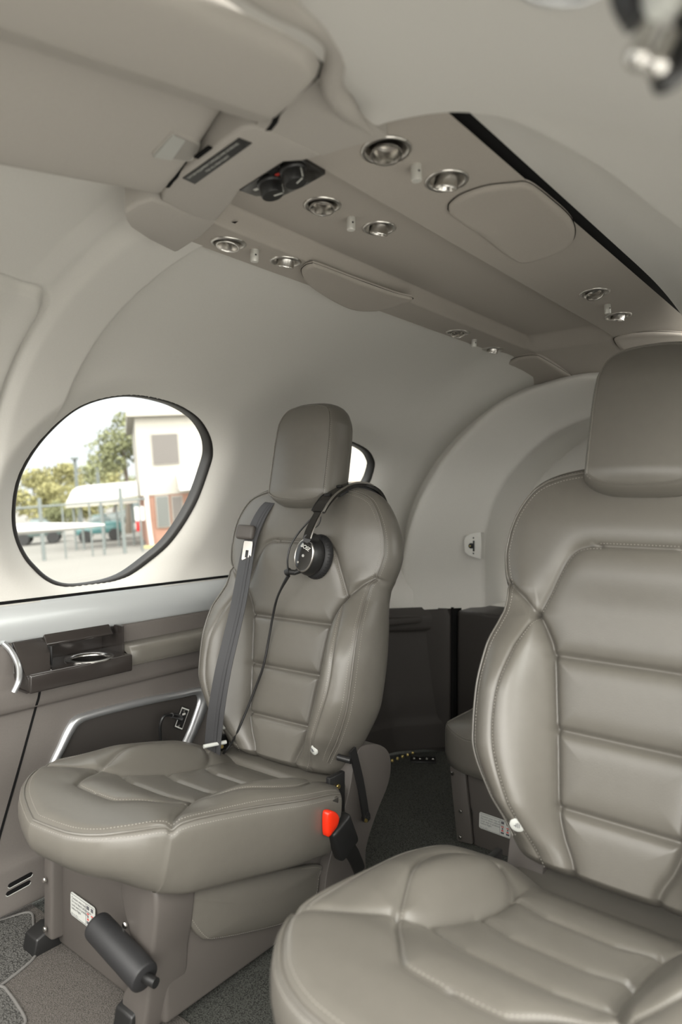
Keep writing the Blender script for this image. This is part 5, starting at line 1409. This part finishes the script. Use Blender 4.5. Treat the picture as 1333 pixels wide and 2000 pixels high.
# ================================================================== OUTSIDE (seen through the left windows); the parked aircraft banks 4 degrees on the apron
rho = math.radians(4.0)
d0 = np.array([-.877, .579, 0]); d0 /= np.linalg.norm(d0); L0_ = np.cross([0, 0, 1], d0)
ue = np.array([0, 0, 1])*math.cos(rho)+L0_*math.sin(rho); re_ = -L0_*math.cos(rho)+np.array([0, 0, 1])*math.sin(rho)
RE = np.stack([re_, d0, ue], 1)
OE = CAM-2.3*ue
def W(p): return OE+np.asarray(p, float) @ RE.T
def ext(px, py, dep):
    d = ray(px, py); t = ((OE-CAM)@d0+dep)/(d@d0); return (CAM+d*t-OE) @ RE
def gnd(px, py):
    d = ray(px, py); t = ((OE-CAM)@ue)/(d@ue); return (CAM+d*t-OE) @ RE
def wbuild(mb, name, mat, parent=None, smooth=True, angle=40):
    mb.v = [W(v) for v in mb.v]; return mb.build(name, mat, parent, smooth, angle)
X_ = {}
X_['apron'] = material('pale_apron_concrete', (.15, .146, .132), .95, noise=(.25, .12))
X_['siding'] = material('cream_siding', (.31, .295, .26), .8)
X_['brick'] = material('salmon_brick', (.26, .145, .105), .85, noise=(6, .15))
X_['glass'] = material('tinted_window', (.075, .066, .058), .3)
X_['glass2'] = material('pale_tinted_window', (.085, .09, .083), .3)
X_['white'] = material('white_paint', (.42, .415, .40), .6)
X_['metal'] = material('galvanised_post', (.10, .115, .11), .5)
X_['teal'] = material('teal_car_paint', (.045, .13, .13), .3, coat=.5)
X_['dark_car'] = material('dark_green_car_paint', (.06, .085, .08), .3, coat=.5)
X_['tyre'] = material('tyre_rubber', (.02, .02, .02), .8)
X_['car_glass'] = material('car_glass', (.12, .15, .15), .1)
X_['taillight'] = material('red_tail_light', (.6, .02, .02), .3)
X_['leaf'] = material('olive_leaves', (.19, .18, .075), .8, noise=(.9, .35))
X_['leaf2'] = material('green_leaves', (.145, .155, .075), .8, noise=(1.2, .35))
X_['bark'] = material('grey_bark', (.12, .10, .08), .9)
X_['grass'] = material('dry_grass', (.30, .27, .13), .95, noise=(3, .3))
mb = MB(); g = np.linspace(-1, 1, 9)
mb.add([(x*220, 30+y*220, 0) for y in g for x in g], grid_faces(9, 9).tolist())
struct(wbuild(mb, 'ground', X_['apron'], None, False), 'pale concrete apron outside the oval window')
X_['pad'] = material('white_bounce_pad', (.42, .415, .395), .95, noise=(.4, .08))  # bright pad added beside the door to bounce light up into the cabin
def on_ground(x, y, h=.012):
    z = (OE@ue+h-x*ue[0]-y*ue[1])/ue[2]; return (x, y, z)
mb = MB(); gx = np.linspace(1.0, 30, 8); gy = np.linspace(-22, 16, 8)
mb.add([on_ground(x, y) for y in gy for x in gx], grid_faces(8, 8).tolist()); struct(mb.build('bounce_pad', X_['pad'], None, False), 'unseen white pad added outside the open door to bounce light in')
# building
DB = 31.5
b0 = ext(288, 1066, DB); xl = b0[0]
bd_ = thing('two_storey_building', W((xl+9, DB+3, 0)), 'cream two storey building with a salmon brick ground floor seen through the oval window', 'building')
def bx_(name, x0, x1, y0, y1, z0, z1, mat, par, bev=0):
    mb = MB(); mb.box(((x0+x1)/2, (y0+y1)/2, (z0+z1)/2), (x1-x0, y1-y0, z1-z0), None, bev); return wbuild(mb, name, mat, par, False)
zb = ext(288, 968, DB)[2]; zt = ext(264, 815, DB)[2]
bx_('upper_wall', xl-.12, xl+14, DB, DB+9, zb, zt, X_['siding'], bd_)
bx_('brick_base', xl, xl+14, DB+.08, DB+9, 0, zb, X_['brick'], bd_)
bx_('roof_edge', xl-.45, xl+14, DB-.45, DB+9.3, zt, zt+.35, X_['siding'], bd_)
def win(px0, py0, px1, py1, mat):
    a = ext(px0, py0, DB-.02); b = ext(px1, py1, DB-.02)
    f_ = bx_('window', a[0], b[0], DB-.06, DB+.05, b[2], a[2], X_['siding'], bd_)
    bx_('pane', a[0]+.03, b[0]-.03, DB-.08, DB-.055, b[2]+.03, a[2]-.03, mat, f_)
win(294, 848, 352, 906, X_['glass']); win(397, 840, 440, 899, X_['glass'])
win(303, 969, 334, 1029, X_['glass2']); win(334, 969, 361, 1029, X_['glass'])
mb = MB(); mb.tube([ext(286, 968, DB-.1), ext(290, 1015, DB-.1), ext(297, 1066, DB-.1)], .10, 8); wbuild(mb, 'downpipe', X_['white'], bd_)
a = ext(350, 948, DB-.9); b = ext(440, 957, DB-.9)
mb = MB(); mb.add([(a[0], DB, a[2]+.55), (b[0], DB, a[2]+.75), (b[0], DB-1.3, a[2]+.05), (a[0], DB-1.3, a[2]-.05), (a[0], DB, a[2]-.15), (b[0], DB, a[2]-.05), (b[0], DB-1.3, a[2]-.15), (a[0], DB-1.3, a[2]-.25)], [[0, 1, 2, 3], [7, 6, 5, 4], [0, 3, 7, 4], [3, 2, 6, 7], [2, 1, 5, 6], [1, 0, 4, 5]]); wbuild(mb, 'awning', X_['white'], bd_, False)
# walkway canopy with barrel roof
DC = 33.
cw = thing('walkway_canopy', W(gnd(210, 1058)), 'white barrel roofed walkway canopy on thin posts left of the cream building', 'canopy')
a = ext(128, 984, DC); b = ext(270, 969, DC); hgt = .75
mb = MB(); rows = []
for u in np.linspace(0, 1, 14):
    x = a[0]+(b[0]-a[0])*u; e = math.sqrt(max(0, 1-(1-min(u/.22, 1))**2)); zz = a[2]+(b[2]-a[2])*u
    rows.append([(x, DC+1.1-1.1*math.cos(t), zz+hgt*max(e, .05)*math.sin(t)) for t in np.linspace(0, PI, 12)])
mb.add(np.array(rows).reshape(-1, 3), grid_faces(14, 12).tolist()); wbuild(mb, 'canopy_roof', X_['white'], cw, True, 60)
mb = MB(); mb.box(((a[0]+b[0])/2, DC+.02, (a[2]+b[2])/2-.12), (b[0]-a[0], .08, .25)); wbuild(mb, 'valance', X_['siding'], cw, False)
for px in (148, 163, 205, 232, 262):
    p = ext(px, 1050, DC+.3); mb = MB(); mb.tube([(p[0], DC+.3, 0), (p[0], DC+.3, a[2])], .05, 8); wbuild(mb, 'canopy_post', X_['metal'], cw)
# fence
DF = 29.
fn = thing('chain_link_fence', W((-2, DF, 0)), 'grey green metal fence posts with a top rail in front of the parked cars', 'fence')
for px, r_, pt in ((84, .075, 972), (127, .035, 990), (180, .035, 984), (203, .05, 982), (243, .075, 952), (278, .035, 975)):
    p = ext(px, 1060, DF); q = ext(px, pt, DF); mb = MB(); mb.tube([(p[0], DF, 0), (p[0], DF, q[2])], r_, 8); wbuild(mb, 'fence_post', X_['metal'], fn)
mb = MB(); mb.tube([ext(20, 994, DF), ext(285, 974, DF)], .04, 8); wbuild(mb, 'top_rail', X_['metal'], fn)
# sign board
sg_ = thing('sign_board', W(gnd(272, 1060)), 'white sign board on a post beside the brick wall', 'sign')
a = ext(262, 990, 30); b = ext(283, 1016, 30)
mb = MB(); mb.box(((a[0]+b[0])/2, 30, (a[2]+b[2])/2), (b[0]-a[0], .05, a[2]-b[2])); wbuild(mb, 'board', X_['white'], sg_, False)
mb = MB(); mb.tube([((a[0]+b[0])/2, 30.05, 0), ((a[0]+b[0])/2, 30.05, a[2])], .04, 8); wbuild(mb, 'post', X_['metal'], sg_)
# cars
def car(px0, px1, base, dep, h, lab, mat, yaw=0., truck=False):
    a = ext(px0, base, dep); b = ext(px1, base, dep); L = b[0]-a[0]; c = (a[0]+b[0])/2; z0 = 0
    t = thing('parked_car', W((c, dep, z0)), lab, 'car', 'cars parked beyond the fence')
    def pt(u, v, z): 
        x, y = u*L, v; return (c+x*math.cos(yaw)-y*math.sin(yaw), dep+x*math.sin(yaw)+y*math.cos(yaw), z0+z)
    body = [(-.5, .32), (-.49, .62), (-.40, .70), (-.22, .76), (.28, .78), (.46, .72), (.5, .55), (.49, .32)]
    cab = [(-.26, .74), (-.12, 1.0), (.14, 1.0), (.30, .76)] if not truck else [(-.10, .74), (-.02, 1.05), (.44, 1.05), (.49, .76)]
    for nm, ol, w_, m_ in (('body', body, .85, mat), ('cabin', cab, .70, X_['car_glass'])):
        bm = bmesh.new(); vs = [bm.verts.new((u*L, -w_, z*h)) for u, z in ol]; f = bm.faces.new(vs); r = bmesh.ops.extrude_face_region(bm, geom=[f])
        for v in r['geom']:
            if isinstance(v, bmesh.types.BMVert): v.co.y = w_
        bmesh.ops.recalc_face_normals(bm, faces=bm.faces[:]); bmesh.ops.bevel(bm, geom=bm.edges[:], offset=.07, segments=2, profile=.5, affect='EDGES', clamp_overlap=True)
        mb = MB(); mb.bm(bm); mb.v = [np.array([pt(p[0]/L, p[1], p[2]) for p in v]) for v in mb.v]; wbuild(mb, nm, m_, t)
    mb = MB(); mb.box((0, 0, 0), (L*.30, 1.25, .05), None, .02); mb.v = [np.array([pt(p[0]/L+(.01 if not truck else .2), p[1], h*1.02+p[2]) for p in v]) for v in mb.v]; wbuild(mb, 'roof', mat, t)
    for u in (-.30, .31):
        for v in (-.8, .8):
            mb = MB(); mb.lathe([(.0001, -.1), (.30, -.1), (.33, -.06), (.33, .06), (.30, .1), (.0001, .1)], pt(u, v, .33), (-math.sin(yaw), math.cos(yaw), 0), 18); wbuild(mb, 'wheel', X_['tyre'], t)
    return t, pt
car(150, 243, 1052, 39, 1.35, 'teal car parked behind the fence, centre of the oval window view', X_['teal'])
car(30, 124, 1050, 41, 1.35, 'dark green car parked behind the fence at the left of the oval window', X_['dark_car'])
t_, pt_ = car(208, 300, 1040, 47, 1.75, 'dark car with a red tail light parked just left of the brick wall', X_['dark_car'], 0, True)
mb = MB(); p_ = ext(272, 1028, 45.9); mb.box(p_, (.35, .2, .7), None, .05); wbuild(mb, 'tail_light', X_['taillight'], t_)
# wing of a neighbouring aircraft
wg = thing('aircraft_wing', W(ext(100, 1032, 16)), 'white wing tip of a parked aircraft crossing the lower left of the oval window', 'wing')
tip = ext(205, 1025, 16); rt = ext(-160, 1047, 14)
mb = MB(); rows = []
for u in np.linspace(0, 1, 10):
    c_ = np.array(tip)*(1-u)+np.array(rt)*u; ch = .25+.9*min(1, u*3)**.6+.3*u; th_ = (.02+.10*min(1, u*2.5)**.7)
    rows.append([c_+np.array([0, -ch/2*math.cos(t), th_*math.sin(t)*(1 if math.sin(t) > 0 else .8)]) for t in np.linspace(0, 2*PI, 20, endpoint=False)])
mb.add(np.array(rows).reshape(-1, 3), grid_faces(10, 20, True).tolist()+[list(range(20))]); wbuild(mb, 'wing_panel', X_['white'], wg)
# light poles
for px, pt2, lab in ((156, 895, 'thin light pole standing before the hillside trees, left one of two'), (198, 903, 'thin light pole standing before the hillside trees, right one of two')):
    p = ext(px+2, 1040, 50); q = ext(px, pt2, 50); lp = thing('light_pole', W((p[0], 50, 0)), lab, 'light pole', 'light poles beyond the fence')
    mb = MB(); mb.tube([(p[0], 50, 0), (p[0], 50, q[2])], .11, 8); wbuild(mb, 'pole', X_['metal'], lp)
    mb = MB(); mb.box((p[0], 49.8, q[2]), (.5, .5, .15), None, .03); wbuild(mb, 'lamp_head', X_['metal'], lp)
# trees: leaf masses on trunks
def tree(px, py_top, base_z, dep, wpx, lab, mat, nleaf, loose=1., grp='trees beyond the fence', hfac=1.):
    top = ext(px, py_top, dep); wd = wpx/1333*dep; hgt_ = top[2]-base_z
    t = thing('leafy_tree', W((top[0], dep, 0)), lab, 'tree', grp)
    mb = MB(); mb.tube(spline([(top[0], dep, 0), (top[0]+.05*wd, dep, top[2]*.35), (top[0], dep, top[2]*.8)], 4), np.linspace(.03*top[2], .008*top[2], 9), 8); wbuild(mb, 'trunk', X_['bark'], t)
    nb = 14; cs = []
    for _ in range(nb):
        a_ = RNG.rand()*2*PI; rr_ = RNG.rand()**.6; zz = RNG.rand()
        pr = math.sin(PI*min(1, .15+.85*zz))**.6
        cs.append((top[0]+wd/2*rr_*pr*math.cos(a_), dep+wd/2*rr_*pr*math.sin(a_), base_z+hgt_*(.08+.84*zz), wd*.20*(.7+.6*RNG.rand())))
    cs = np.array(cs); k_ = RNG.randint(0, nb, nleaf); d_ = RNG.normal(size=(nleaf, 3)); d_ /= np.linalg.norm(d_, axis=1)[:, None]
    C = cs[k_, :3]+d_*(cs[k_, 3]*RNG.rand(nleaf)**.35*loose)[:, None]*np.array([1, 1, .8])
    sz = wd*.035*(.6+.8*RNG.rand(nleaf)); A = RNG.normal(size=(nleaf, 3)); A /= np.linalg.norm(A, axis=1)[:, None]; B = np.cross(A, RNG.normal(size=(nleaf, 3))); B /= np.linalg.norm(B, axis=1)[:, None]
    V = np.stack([C-A*sz[:, None], C-B*sz[:, None]*.6, C+A*sz[:, None], C+B*sz[:, None]*.6], 1).reshape(-1, 3)
    npmesh('crown', W(V), np.arange(nleaf*4).reshape(-1, 4), mat, t, False)
tree(232, 800, 3.2, 44, 100, 'tall loose green tree just left of the cream building', X_['leaf2'], 2600, 1.25)
for px, pt2, w_, dep, lab, m_ in ((60, 925, 90, 70, 'olive hillside tree at the left edge of the oval window', 'leaf'), (112, 898, 90, 82, 'olive hillside tree left of the light poles', 'leaf'), (170, 902, 90, 94, 'olive hillside tree behind the two light poles', 'leaf2'),
                              (215, 905, 90, 106, 'olive hillside tree behind the tall loose tree', 'leaf'), (85, 945, 80, 58, 'low olive tree above the fence rail at the left', 'leaf'), (150, 950, 90, 66, 'low olive tree showing over the canopy roof', 'leaf'), (255, 940, 70, 76, 'low dark tree between tall tree and building', 'leaf2'), (110, 985, 60, 47, 'small dark tree behind the parked cars', 'leaf2')):
    tree(px, pt2, .8, dep, w_, lab, X_[m_], 2200, 1.15)
mb = MB(); a = gnd(300, 1062); mb.box((a[0]+2.5, DB-.75, .04), (6, .6, .12), None, .03); gs = tag(wbuild(mb, 'grass_strip', X_['grass'], None), 'strip of dry grass along the brick wall', 'grass', None, 'stuff')
